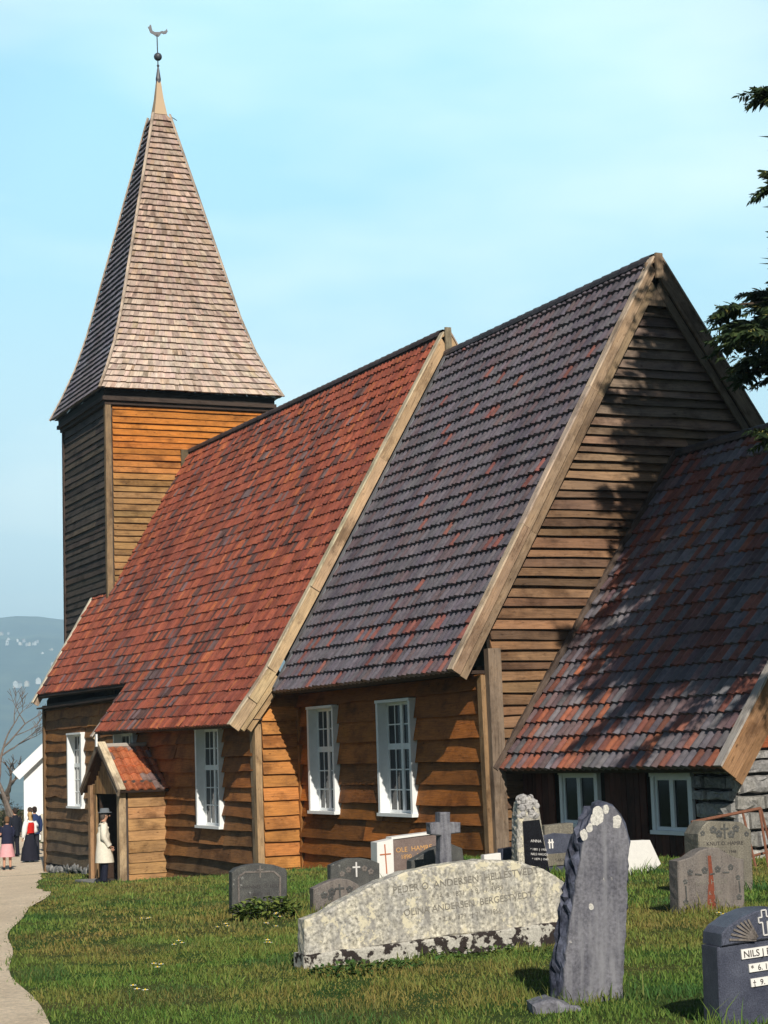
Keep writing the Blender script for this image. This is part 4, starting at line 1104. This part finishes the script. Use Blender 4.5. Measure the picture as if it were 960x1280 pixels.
# dark stones at the left
S=Stone('broad dark grey gravestone with low arched top standing alone behind a weed clump',8.98,-7.92,324,1142,84,-.5)
P=S.L([(291,1156),(290,1088),(296,1083),(312,1079),(328,1078),(342,1080),(357,1085),(359,1090),(359,1156)])
slab(P,.17,-.085,.002,.01,.05,1,.003).build('slab',M['dgrey'],S.t)
d_=MB()
for a,b2 in (((299,1126),(298,1094)),((298,1094),(306,1088)),((306,1088),(342,1088)),((342,1088),(350,1095)),((350,1095),(350,1128))):
    a,b2=S.L([a,b2]); d_.beam((a[0],-.087,a[1]),(b2[0],-.087,b2[1]),.02,.012,(0,-1,0))
q=S.L([(325,1092)])[0]; cross(d_,q[0],q[1]-.03,.14,.08,-.087,.016); d_.build('carved_border',M['grey'],S.t)
for tx,px,py,sz in (('JOHANNES  O. HELLE',325,1108,.058),('* 1858  † 1931',325,1117,.05)):
    q=S.L([(px,py)])[0]; text(tx,sz,'inscription',M['ink'],S.t,q[0],q[1],-.0865)
S=Stone('dark grey arched gravestone farthest back of the pair left of the wide pale stone',6.25,-5.50,436,1114,85,0)
P=S.L([(406,1126),(406,1081),(416,1077),(430,1073),(444,1073),(458,1076),(467,1080),(468,1126)])
slab(P,.17,-.085,.002,.012,.05,1,.003).build('slab',M['dgrey'],S.t)
d_=MB(); q=S.L([(438,1096)])[0]; cross(d_,q[0],q[1],.20,.11,-.087,.022); d_.build('cross',M['pale'],S.t)
d_=MB()
for px,py in ((428,1087),(448,1086),(420,1092),(456,1090)): q=S.L([(px,py)])[0]; rosette(d_,q[0],q[1],.045,-.087)
d_.build('carved_leaves',M['grey'],S.t)
S=Stone('speckled grey gravestone with shouldered top and leaf carving, nearer of the dark pair',10.05,-7.40,414,1146,84,1.5)
P=S.L([(388,1160),(387,1112),(398,1107),(410,1102),(420,1100),(432,1102),(443,1108),(446,1112),(447,1160)])
slab(P,.17,-.085,.002,.012,.05,1,.003).build('slab',M['grey'],S.t)
d_=MB(); q=S.L([(420,1122)])[0]; cross(d_,q[0],q[1]-.01,.15,.11,-.087,.022)
for px,py,rr in ((400,1120,.045),(410,1116,.05),(408,1123,.04),(432,1114,.045),(438,1118,.035)): q=S.L([(px,py)])[0]; rosette(d_,q[0],q[1],rr,-.087)
d_.build('carved_leaves',M['dgrey'],S.t)
q=S.L([(415,1134)])[0]; text('SIGRI  1902',.06,'inscription',M['ink'],S.t,q[0],q[1],-.087)

# rusty rail by the log wall
rl=thing('grave_rail','low rusty pipe rail propped by the grey log wall','rail',(8.6,-.9,gz(8.6,-.9)))
z0=gz(8.6,-.9); rm=plain('rusty_pipe',(.20,.085,.05),.7,.3,.3,30)
a=MB(); a.tube([(0,-.62,.66),(0,.52,.80)],.022,7); a.build('top_bar',rm,rl)
a=MB(); a.tube([(0,.06,.12),(.0,.72,.22)],.018,6); a.build('lower_bar',rm,rl)
for p0,p1 in (((0,-.55,.67),(.12,-.62,-.05)),((0,.22,.75),(.14,.30,-.05)),((0,.52,.80),(-.05,.76,-.05)),((0,.50,.79),(.25,.42,-.05))):
    a=MB(); a.tube([p0,p1],.018,6); a.build('leg',rm,rl)

# weeds and flowers
def leafy(name,label,cat,x,y,n,rx,h,c1,c2,group=None,ll=.09):
    mb=MB()
    for _ in range(n):
        a=random.uniform(0,6.28); r=math.sqrt(random.random())*rx; bx,by=r*math.cos(a)*.6,r*math.sin(a); hh=h*random.uniform(.25,1)*(1-.5*(r/rx)**2)
        d=Vector((math.cos(a)*.5+random.uniform(-.6,.6),math.sin(a)*.5+random.uniform(-.6,.6),random.uniform(-.1,.7))).normalized(); s_=d.cross(Vector((0,0,1))).normalized()
        p=Vector((bx,by,hh)); L_=ll*random.uniform(.6,1.3); w_=L_*.32; c=jit(mixc(c1,c2,random.random()),.25)
        mb.face([p,p+d*L_*.5+s_*w_,p+d*L_-Vector((0,0,L_*.25)),p+d*L_*.5-s_*w_],c)
        if random.random()<.3: mb.tube([(bx*.7,by*.7,-.03),p],.004,3,c,False)
    o=mb.build(name,M['leaf'],None,loc=(x,y,gz(x,y)-.02)); tag(o,label,cat,group); return o
leafy('weed_clump','bushy green weed clump growing at the foot of the broad dark stone','weeds',9.6,-8.05,520,.42,.27,(.045,.10,.02),(.16,.19,.04))
leafy('weed_clump','low leafy weeds along the left end of the mossy plinth','weeds',15.95,-9.6,350,.5,.10,(.03,.08,.018),(.08,.13,.03),ll=.06)
leafy('weed_clump','low leafy weeds along the middle of the mossy plinth','weeds',15.6,-8.35,220,.7,.07,(.03,.085,.018),(.10,.15,.03),ll=.06)
fl=[(11.2,-9.15),(11.6,-8.75),(12.6,-10.1),(13.4,-9.5),(10.4,-8.2),(14.6,-10.9),(9.0,-9.3),(12.9,-8.6),(16.2,-11.6),(13.9,-4.0),(15.2,-5.6)]
for k,(x,y) in enumerate(fl):
    mb=MB(); 
    for q in range(3):
        bx,by=random.uniform(-.06,.06),random.uniform(-.06,.06); hz=random.uniform(.06,.11)
        for p_ in range(7):
            a=p_*.8976; mb.face([(bx,by,hz),(bx+.022*math.cos(a-.35),by+.022*math.sin(a-.35),hz+.006),(bx+.028*math.cos(a),by+.028*math.sin(a),hz+.004),(bx+.022*math.cos(a+.35),by+.022*math.sin(a+.35),hz+.006)],(.85,.85,.80))
        mb.ball((bx,by,hz+.006),.008,6,4,(.8,.55,.05)); mb.tube([(bx,by,-.01),(bx,by,hz)],.0025,3,(.06,.12,.03))
    tag(mb.build('flower',M['leaf'],None,loc=(x,y,gz(x,y))),'tiny white flowers standing in the churchyard grass','flower','white flowers in the grass')
# ------------------------------------------------------------------ people
random.seed(41)
SKIN=(1,1,1)
def body_mesh(k,arm_l,arm_r,head_turn=0,head_nod=0,stride=.0):
    """skinned figure of height 1.75*k, facing -y; arms are (elbow, wrist) offsets from the shoulder"""
    V=[];E=[];RA=[]
    def add(p,r,par=None):
        V.append(Vector(p)*k); RA.append((r[0]*k,r[1]*k) if hasattr(r,'__len__') else (r*k,r*k)); i=len(V)-1
        if par is not None: E.append((par,i))
        return i
    pel=add((0,0,.95),(.15,.11)); sp=add((0,.0,1.12),(.135,.10),pel); ch=add((0,.005,1.31),(.155,.115),sp); ne=add((0,.01,1.46),(.06,.06),ch); nk=add((0,-.005,1.53),(.052,.055),ne)
    hx=math.sin(head_turn); 
    h0=add((0,-.02-head_nod*.3,1.58),(.062,.07),nk); h1=add((0,-.025-head_nod,1.655),(.075,.092),h0); h2=add((0,-.01-head_nod,1.73),(.058,.07),h1)
    hands=[]
    for s,(el,wr) in ((1,arm_l),(-1,arm_r)):
        sh=add((s*.19,.01,1.40),.062,ch); S0=Vector((s*.19,.01,1.40))
        e=add(S0+Vector((s*el[0],el[1],el[2])),.043,sh); w=add(S0+Vector((s*wr[0],wr[1],wr[2])),.028,e)
        d=(V[w]-V[e]).normalized(); pm=add(V[w]/k+d*.055,(.036,.022),w); hands.append((V[pm]/k,d,s))
    for s in (1,-1):
        hp=add((s*.095,0,.90),.092,pel); kn=add((s*.10,-.02-s*stride*.5,.49),.060,hp); an=add((s*.10,.02-s*stride,.09),.040,kn); add((s*.115,-.12-s*stride,.045),(.042,.032),an)
    me=bpy.data.meshes.new('b'); me.from_pydata(V,E,[]); o=bpy.data.objects.new('b',me); COL.objects.link(o)
    o.modifiers.new('s','SKIN'); sv=me.skin_vertices[0] if me.skin_vertices else me.skin_vertices.new()
    for i,r in enumerate(RA): sv.data[i].radius=r
    sv.data[0].use_root=True
    m=o.modifiers.new('u','SUBSURF'); m.levels=1
    dg=bpy.context.evaluated_depsgraph_get(); out=bpy.data.meshes.new_from_object(o.evaluated_get(dg)); bpy.data.objects.remove(o)
    mb=MB(); mb.v=[tuple(v.co) for v in out.vertices]; mb.f=[tuple(p.vertices) for p in out.polygons]; mb.c=[(1,1,1)]*len(mb.f); mb.uv=[[(0,0)]*len(f) for f in mb.f]
    for P,d,s in hands:                                  # five curled fingers of unequal length, thumb from the side of the palm
        side=Vector((0,-1,0)); side=(side-d*side.dot(d)).normalized(); inn=d.cross(side)*s
        for q,L_ in enumerate((.068,.078,.072,.055)):
            b=P+d*.022+side*(.026-.0175*q); mb.tube([x*k for x in (b,b+d*L_*.5-inn*.004,b+d*L_*.85-inn*.02,b+d*L_*.95-inn*.035)],[.009*k,.0085*k,.0075*k,.006*k],5)
        b=P-d*.012+side*.030; mb.tube([x*k for x in (b,b+side*.02+d*.025,b+side*.022+d*.055-inn*.01)],[.011*k,.0095*k,.007*k],5)
    # nose and ears
    mb.ball(Vector((0,-.125-head_nod,1.645))*k,.017*k,6,5,(1,1,1),(.8,1,1.3))
    for s in (1,-1): mb.ball(Vector((s*.078,-.02-head_nod,1.645))*k,.022*k,6,5,(1,1,1),(.4,.8,1.2))
    return mb
def ell(cx,cy,z,rx,ry,n=16,wob=0): return [(cx+math.cos(a)*rx*(1+wob*math.sin(a*7)),cy+math.sin(a)*ry*(1+wob*math.sin(a*7)),z) for a in [2*math.pi*i/n for i in range(n)]]
def garment(name,rings,col,parent,k,sleeves=(),thin=True):
    mb=MB(); mb.loft([[Vector(p)*k for p in r] for r in rings],col)
    for pts,rad in sleeves: mb.tube([Vector(p)*k for p in pts],[r*k for r in rad],9,col)
    return mb.build(name,M['paint'],parent,True)
def person(label,x,y,turn,k,arm_l,arm_r,cat='person',group=None,z=None,**kw):
    t=thing('person',label,cat,(x,y,gz(x,y)+.03 if z is None else z),(0,0,turn),group)
    b=body_mesh(k,arm_l,arm_r,**kw).build('body',M['skin'],t,True); return t,b
def shoes(t,k,col=(.02,.018,.018),stride=0,heel=.02):
    for s in (1,-1):
        mb=MB(); c=Vector((s*.108,-.05-s*stride,.035))*k
        mb.loft([[Vector((c.x+math.cos(a)*.046*k*w,c.y+math.sin(a)*.125*k*w,z*k)) for a in [6.283*i/14 for i in range(14)]] for z,w in ((.0,.95),(.03,1.0),(.065,.88),(.10,.5))],col)
        mb.build('shoe',M['paint'],t,True)
def trousers(t,k,col,stride=0,top=1.0):
    mb=MB()
    mb.loft([[Vector(p)*k for p in r] for r in (ell(0,0,.80,.165,.12),ell(0,0,.95,.168,.125),ell(0,0,top,.155,.115))],col)
    for s in (1,-1): mb.tube([Vector(p)*k for p in ((s*.085,0,.92),(s*.10,-.015-s*stride*.5,.5),(s*.103,.015-s*stride,.06))],[.105*k,.082*k,.078*k],10,col)
    mb.build('trousers',M['paint'],t,True)
def hair(t,k,col,nod=0,long_=0,bun=False):
    mb=MB(); mb.ball(Vector((0,.005-nod,1.685))*k,.098*k,12,8,col,(.92,1.05,.95))
    mb.ball(Vector((0,.045-nod,1.635))*k,.088*k,10,8,col,(.95,.8,1.1))
    if long_: mb.loft([[Vector(p)*k for p in ell(0,.06-nod,z,rx,ry,10)] for z,rx,ry in ((1.70,.075,.05),(1.58,.092,.055),(1.58-long_,.07,.04))],col)
    if bun: mb.ball(Vector((0,.10-nod,1.70))*k,.05*k,8,6,col)
    mb.build('hair',M['paint'],t,True)
def sleeve(arm,s,r=(.082,.07,.058),cut=.96):
    S0=Vector((s*.19,.01,1.40)); e=S0+Vector((s*arm[0][0],arm[0][1],arm[0][2])); w=S0+Vector((s*arm[1][0],arm[1][1],arm[1][2]))
    return ([S0+Vector((-s*.04,0,.02)),S0+(e-S0)*.5,e,e+(w-e)*cut],(r[0],r[0]*.95,r[1],r[2]))
HANG=((.05,.02,-.29),(.06,-.05,-.53)); BENT=((.05,.06,-.27),(.03,-.17,-.40)); FOLD=((.04,.02,-.27),(-.10,-.19,-.26))

# man at the porch door, seen from the side, looking into the doorway
A=((.045,.03,-.28),(.03,-.13,-.49)); k=1.0
t,b=person('man in cream knee-length coat and grey brimmed hat standing at the porch door',-15.72,-2.72,R(172),k,A,A,head_nod=.03,z=gz(-15.72,-2.72)-.0)
rings=[ell(0,-.015,.50,.255,.235,20,.02),ell(0,-.005,.75,.235,.21,20,.015),ell(0,0,1.0,.205,.175,20,.01),ell(0,.01,1.2,.205,.165),ell(0,.01,1.36,.21,.145),ell(0,.01,1.44,.15,.11),ell(0,.01,1.51,.075,.075)]
garment('coat',rings,(.74,.69,.58),t,k,[sleeve(A,1,(.092,.082,.072)),sleeve(A,-1,(.092,.082,.072))])
trousers(t,k,(.018,.020,.035)); shoes(t,k)
hair(t,k,(.10,.08,.07),.03)
mb=MB(); mb.loft([[Vector(p) for p in r] for r in (ell(0,-.035,1.725,.155,.175),ell(0,-.035,1.737,.15,.17),ell(0,-.03,1.738,.105,.122),ell(0,-.03,1.80,.10,.118),ell(0,-.03,1.835,.075,.10))],(.14,.155,.17)); mb.build('hat',M['paint'],t,True)
mb=MB(); S0=Vector((.19,.01,1.40)); w_=S0+Vector((.03,-.13,-.49)); mb.tube([w_+Vector((.03,-.01,.02)),w_+Vector((.02,-.05,-.09))],[.05,.045],8,(.03,.03,.035)); mb.tube([w_+Vector((.01,-.05,-.09)),w_+Vector((.01,-.07,-.15))],[.042,.02],8,(.03,.03,.035)); mb.build('glove',M['paint'],t,True)
# far group by the west end
GP='people gathered on the path west of the church'
k=.98; t,b=person('woman in navy jacket and pink skirt seen from behind, cut by the left edge',-32.1,-1.33,R(-100),k,FOLD,FOLD,group=GP)
garment('jacket',[ell(0,0,.86,.20,.16),ell(0,0,1.0,.19,.15),ell(0,0,1.18,.19,.15),ell(0,.01,1.36,.215,.15),ell(0,.01,1.45,.13,.10),ell(0,.01,1.50,.07,.07)],(.022,.024,.050),t,k,[sleeve(FOLD,1),sleeve(FOLD,-1)])
garment('skirt',[ell(0,0,.42,.265,.23,20,.03),ell(0,0,.62,.235,.20,20,.02),ell(0,0,.95,.17,.13)],(.72,.36,.38),t,k); shoes(t,k); hair(t,k,(.16,.09,.05))
k=1.02; t,b=person('man in dark suit standing behind the pink skirt',-40.2,.85,R(-70),k,HANG,HANG,group=GP)
garment('jacket',[ell(0,0,.74,.20,.16),ell(0,0,1.0,.19,.15),ell(0,0,1.18,.19,.15),ell(0,.01,1.36,.22,.15),ell(0,.01,1.45,.13,.10),ell(0,.01,1.50,.07,.07)],(.018,.02,.03),t,k,[sleeve(HANG,1),sleeve(HANG,-1)])
trousers(t,k,(.018,.018,.028)); shoes(t,k); hair(t,k,(.04,.03,.025))
k=1.0; t,b=person('man in white shirt and pale trousers standing in the middle of the group',-41.4,1.72,R(-60),k,HANG,BENT,group=GP)
garment('shirt',[ell(0,0,.86,.185,.15),ell(0,0,1.0,.175,.14),ell(0,0,1.18,.18,.14),ell(0,.01,1.36,.21,.145),ell(0,.01,1.45,.13,.10),ell(0,.01,1.50,.07,.07)],(.80,.80,.78),t,k,[sleeve(HANG,1),sleeve(BENT,-1)])
trousers(t,k,(.62,.58,.48)); shoes(t,k); hair(t,k,(.06,.045,.035))
k=.98; t,b=person('woman in folk dress with red bodice, white sleeves and long black skirt',-36.1,.42,R(-75),k,HANG,BENT,group=GP)
garment('bodice',[ell(0,0,1.0,.16,.125),ell(0,0,1.15,.155,.125),ell(0,.0,1.34,.175,.14),ell(0,.0,1.41,.14,.11)],(.55,.022,.016),t,k)
garment('blouse',[ell(0,.0,1.40,.17,.125),ell(0,.01,1.45,.12,.10),ell(0,.01,1.49,.07,.07)],(.82,.82,.80),t,k,[sleeve(HANG,1,(.105,.105,.06)),sleeve(BENT,-1,(.105,.105,.06))])
garment('skirt',[ell(0,0,.04,.34,.32,24,.04),ell(0,0,.5,.29,.26,24,.03),ell(0,0,.97,.17,.135),ell(0,0,1.02,.165,.13)],(.018,.018,.028),t,k)
shoes(t,k); hair(t,k,(.52,.34,.16),0,.22)
k=1.03; t,b=person('dark-haired man in blue jacket partly hidden behind the red bodice',-40.0,1.55,R(-80),k,HANG,HANG,group=GP)
garment('jacket',[ell(0,0,.78,.20,.16),ell(0,0,1.0,.19,.15),ell(0,0,1.18,.19,.15),ell(0,.01,1.36,.22,.15),ell(0,.01,1.45,.13,.10),ell(0,.01,1.50,.07,.07)],(.03,.05,.13),t,k,[sleeve(HANG,1),sleeve(HANG,-1)])
trousers(t,k,(.03,.03,.04)); shoes(t,k); hair(t,k,(.03,.02,.018))
k=1.0; t,b=person('person in long pale coat with dark red hat nearest the church corner',-43.3,2.85,R(-90),k,HANG,HANG,group=GP)
garment('coat',[ell(0,0,.36,.25,.22),ell(0,0,.75,.225,.19),ell(0,0,1.0,.20,.16),ell(0,0,1.18,.19,.15),ell(0,.01,1.36,.21,.15),ell(0,.01,1.45,.13,.10),ell(0,.01,1.50,.07,.07)],(.60,.56,.46),t,k,[sleeve(HANG,1),sleeve(HANG,-1)])
garment('scarf',[ell(0,0,1.42,.10,.10),ell(0,0,1.50,.085,.085)],(.09,.012,.016),t,k); trousers(t,k,(.10,.09,.08)); shoes(t,k); hair(t,k,(.16,.06,.035))
mb=MB(); mb.loft([[Vector(p) for p in r] for r in (ell(0,-.01,1.70,.12,.135),ell(0,-.01,1.76,.105,.12),ell(0,-.01,1.80,.07,.09))],(.14,.03,.02)); mb.build('hat',M['paint'],t,True)

# ------------------------------------------------------------------ white house west of the church
hs_=thing('white_house','white painted house with pale verge boards and brick chimney half hidden by the church','house',(-58.1,10.4,-1.9),(0,0,R(-18)))
WH=(.84,.84,.82); zr=7.45; 
a=MB(); a.box((-4.5,-4.4,-.3),(4.5,4.4,3.25),WH)
for x in (-4.5,4.5): a.face([(x,-4.4,3.24),(x,4.4,3.24),(x,0,zr-.25)],WH)
a.build('wall',M['white'],hs_)
a=MB(); t1=Vector((0,4.55,-(zr-2.28))).normalized()
for s in (1,-1): a.beam((0,0,zr-.02),(0,s*4.5,zr-.02-4.5*.93),9.5,.16,(0,0,1),(.34,.12,.07))
a.build('roof',M['tile'],hs_)
for s in (-1,1):
    a=MB(); a.beam((4.86,0,zr-.10),(4.86,s*4.72,zr-.10-4.72*.93),.10,.46,(0,0,1),(1,1,1)); a.build('bargeboard',M['white'],hs_)
a=MB(); a.box((2.6,-3.3,3.6),(3.1,-2.8,5.25),(.42,.16,.08)); a.build('chimney',M['tile'],hs_)

# ------------------------------------------------------------------ trees
random.seed(77)
def spruce():
    t=thing('spruce_tree','tall dark spruce with drooping boughs at the right edge, shading the gable','tree',(10.6,3.5,-.3))
    tr=MB(); tr.tube([(0,0,-.2),(.03,.02,1.5),(0,.05,6),(-.03,.03,12),(0,0,17),(0,0,21)],[.42,.34,.27,.19,.10,.03],10); tr.build('trunk',M['bark'],t)
    cr=MB(); br=MB()
    def spray(p,d,L,w,tone):
        s_=d.cross(Vector((0,0,1))).normalized(); n=int(9+L*22)
        for q in range(n):
            f=(q+.3)/n
            for sg in (-1,1):
                dd=(d*.55+s_*sg*random.uniform(.5,1.1)+Vector((0,0,random.uniform(-.75,.15)))).normalized(); l=w*.8*(1.15-f*.75)*random.uniform(.6,1.25)
                b0=p+d*L*f; e=b0+dd*l; s2=dd.cross(Vector((random.uniform(-1,1),random.uniform(-1,1),.6))).normalized()*l*random.uniform(.10,.16)
                c=jit(mixc((.016,.034,.014),(.045,.068,.020),random.random()*tone),.25)
                if random.random()<.05: c=jit((.16,.15,.04),.2)
                cr.face([b0,b0+dd*l*.5+s2,e,b0+dd*l*.5-s2],c)
    def bough(z,a,L,droop,lift=.0):
        p=Vector((0,0,z)); d=Vector((math.cos(a),math.sin(a),.12+lift)).normalized(); pts=[p]; n=7
        for i in range(n):
            d=(d+Vector((random.uniform(-.07,.07),random.uniform(-.07,.07),-droop*(.5 if i<4 else -.35)/n*2))).normalized(); p=p+d*L/n; pts.append(p)
        br.tube(pts,[.05*(1-i/(n+1))*(.5+L/5)+.008 for i in range(n+1)],5,(1,1,1),False)
        for i in range(1,n+1):
            dd=(pts[i]-pts[i-1]).normalized(); w=(.45+.18*L)*(1-.55*i/n)
            for q in range(6):
                off=random.uniform(-.1,.1); sd=(dd.cross(Vector((0,0,1)))).normalized()
                sg=random.choice((-1,1)); d2=(dd*random.uniform(.3,1)+sd*sg*random.uniform(.1,1)+Vector((0,0,random.uniform(-.55,.05)))).normalized()
                spray(pts[i]+dd*off,d2,w*random.uniform(.7,1.2),.30,1.)
            spray(pts[i],dd,w*.6,.28,1.)
            if i<5:
                for q in range(3):
                    d2=(dd*random.uniform(-.3,.8)+sd*random.uniform(-1,1)+Vector((0,0,random.uniform(-.9,.2)))).normalized(); spray(pts[i],d2,.75,.42,.5)
    z=4.6
    while z<20.3:
        L=(4.55 if z<9 else 4.55-(z-9)*.21 if z<14 else 3.5-(z-14)*.50)*random.uniform(.82,1.0); L=max(.4,L); m=9 if z<17 else 6
        a0=random.uniform(0,6.28)
        for q in range(m): 
            a=a0+q*6.283/m+random.uniform(-.25,.25)
            l=L*random.uniform(.75,1.05); sa=a-6.283*round(a/6.283)
            if z>=10 and -2.3<sa<-.9: l*=.90
            # lowest boughs shaped short southwards to let sun onto the sacristy roof
            if z<7.0 and -2.7<(a-6.283*round(a/6.283))<-.5: l*=.64
            bough(z+random.uniform(-.15,.15),a,l,random.uniform(.25,.6))
        z+=.38
    for _ in range(4800):                                 # needle fill added inside the crown to make its shadow solid
        zz=random.uniform(5.6,17.5); Rz=(3.55 if zz<9 else 3.55-(zz-9)*.17)*math.sqrt(random.random()); aa=random.uniform(0,6.283)
        if zz<7.2 and math.sin(aa)<-.2: Rz*=.6
        p=Vector((math.cos(aa)*Rz,math.sin(aa)*Rz,zz)); d=Vector((random.uniform(-1,1),random.uniform(-1,1),random.uniform(-.8,.2))).normalized(); s_=d.cross(Vector((.2,.3,1))).normalized(); c=jit((.014,.028,.012),.3)
        for q in range(4):
            b0=p+d*.14*q; e2=(s_*(1 if q%2 else -1)+d*.4+Vector((0,0,random.uniform(-.5,.2)))).normalized()*random.uniform(.3,.5)
            cr.face([b0,b0+e2*.5+d*.07,b0+e2,b0+e2*.5-d*.07],c)
    for q in range(15):  # extra boughs added to throw shade over the upper sacristy roof
        a=-2.2+1.5*q/14+random.uniform(-.06,.06)
        for z0 in ((7.5,8.1) if a<-1.75 else (7.5,8.0,8.6)): bough(z0+random.uniform(-.15,.15),a,min(5.0,(3.5 if a<-1.75 else 3.9)/abs(math.sin(a)))*random.uniform(.88,1.03),.50)
    for z,a,L,dr in ((7.3,-1.60,4.75,.35),(9.6,-1.58,4.3,.5),(10.7,-1.60,4.2,.4),(6.2,-1.56,4.7,.5),(7.8,-1.68,4.5,.5)): bough(z,a,L,dr)
    cr.build('crown',M['leaf'],t); br.build('branches',M['bark'],t)
spruce()
def bare_tree(label,px,py_base,depth,seed,levels,h,lean,spread=.5,thick=.22,tw=1.):
    random.seed(seed)
    d=Vector([RC[i][0]*(px-480)+RC[i][1]*(py_base-640)+RC[i][2]*2331 for i in range(3)])/2331
    P=CAM+d*depth; P.z=gz(P.x,P.y)
    t=thing('bare_tree',label,'tree',P)
    tr=MB(); tw_=MB()
    def grow(p,d,L,r,lev):
        n=4; pts=[p]; q=p.copy()
        for i in range(n):
            d=(d+Vector((random.uniform(-1,1),random.uniform(-1,1),random.uniform(-.4,.8)))*.16).normalized(); q=q+d*L/n; pts.append(q)
        (tr if lev>=levels-1 else tw_).tube(pts,[max(.012,r*(1-.10*i)) for i in range(n+1)],6 if lev>1 else 4,(1,1,1),False)
        if lev==0: return
        for c in range(random.choice((2,3,3)) if lev>1 else 4):
            s_=Vector((random.uniform(-1,1),random.uniform(-1,1),random.uniform(-.3,.7)))
            grow(pts[-1] if c<2 else pts[random.randint(2,3)],(d+s_*spread*1.5).normalized(),L*random.uniform(.55,.8),r*.58,lev-1)
    grow(Vector((0,0,-.1)),Vector(lean).normalized(),h,thick,levels)
    tr.build('trunk',M['bare'],t); tw_.build('crown',M['bare'],t); return t
bare_tree('bare grey tree with leaning trunk standing left of the white house',28,1015,92,4,5,3.0,(-.03,-.24,1),.62,.15)
bare_tree('small pollarded bare tree with two short stems beside the people',14,1030,96,9,4,1.9,(0,0,1),.75,.20)
random.seed(5)
d=Vector([RC[i][0]*(2-480)+RC[i][1]*(1010-640)+RC[i][2]*2331 for i in range(3)])/2331; P=CAM+d*98
leafy('hedge','brownish leafless hedge at the far left beyond the people','hedge',P.x,P.y,1500,1.5,1.7,(.17,.13,.085),(.24,.18,.11),ll=.14)
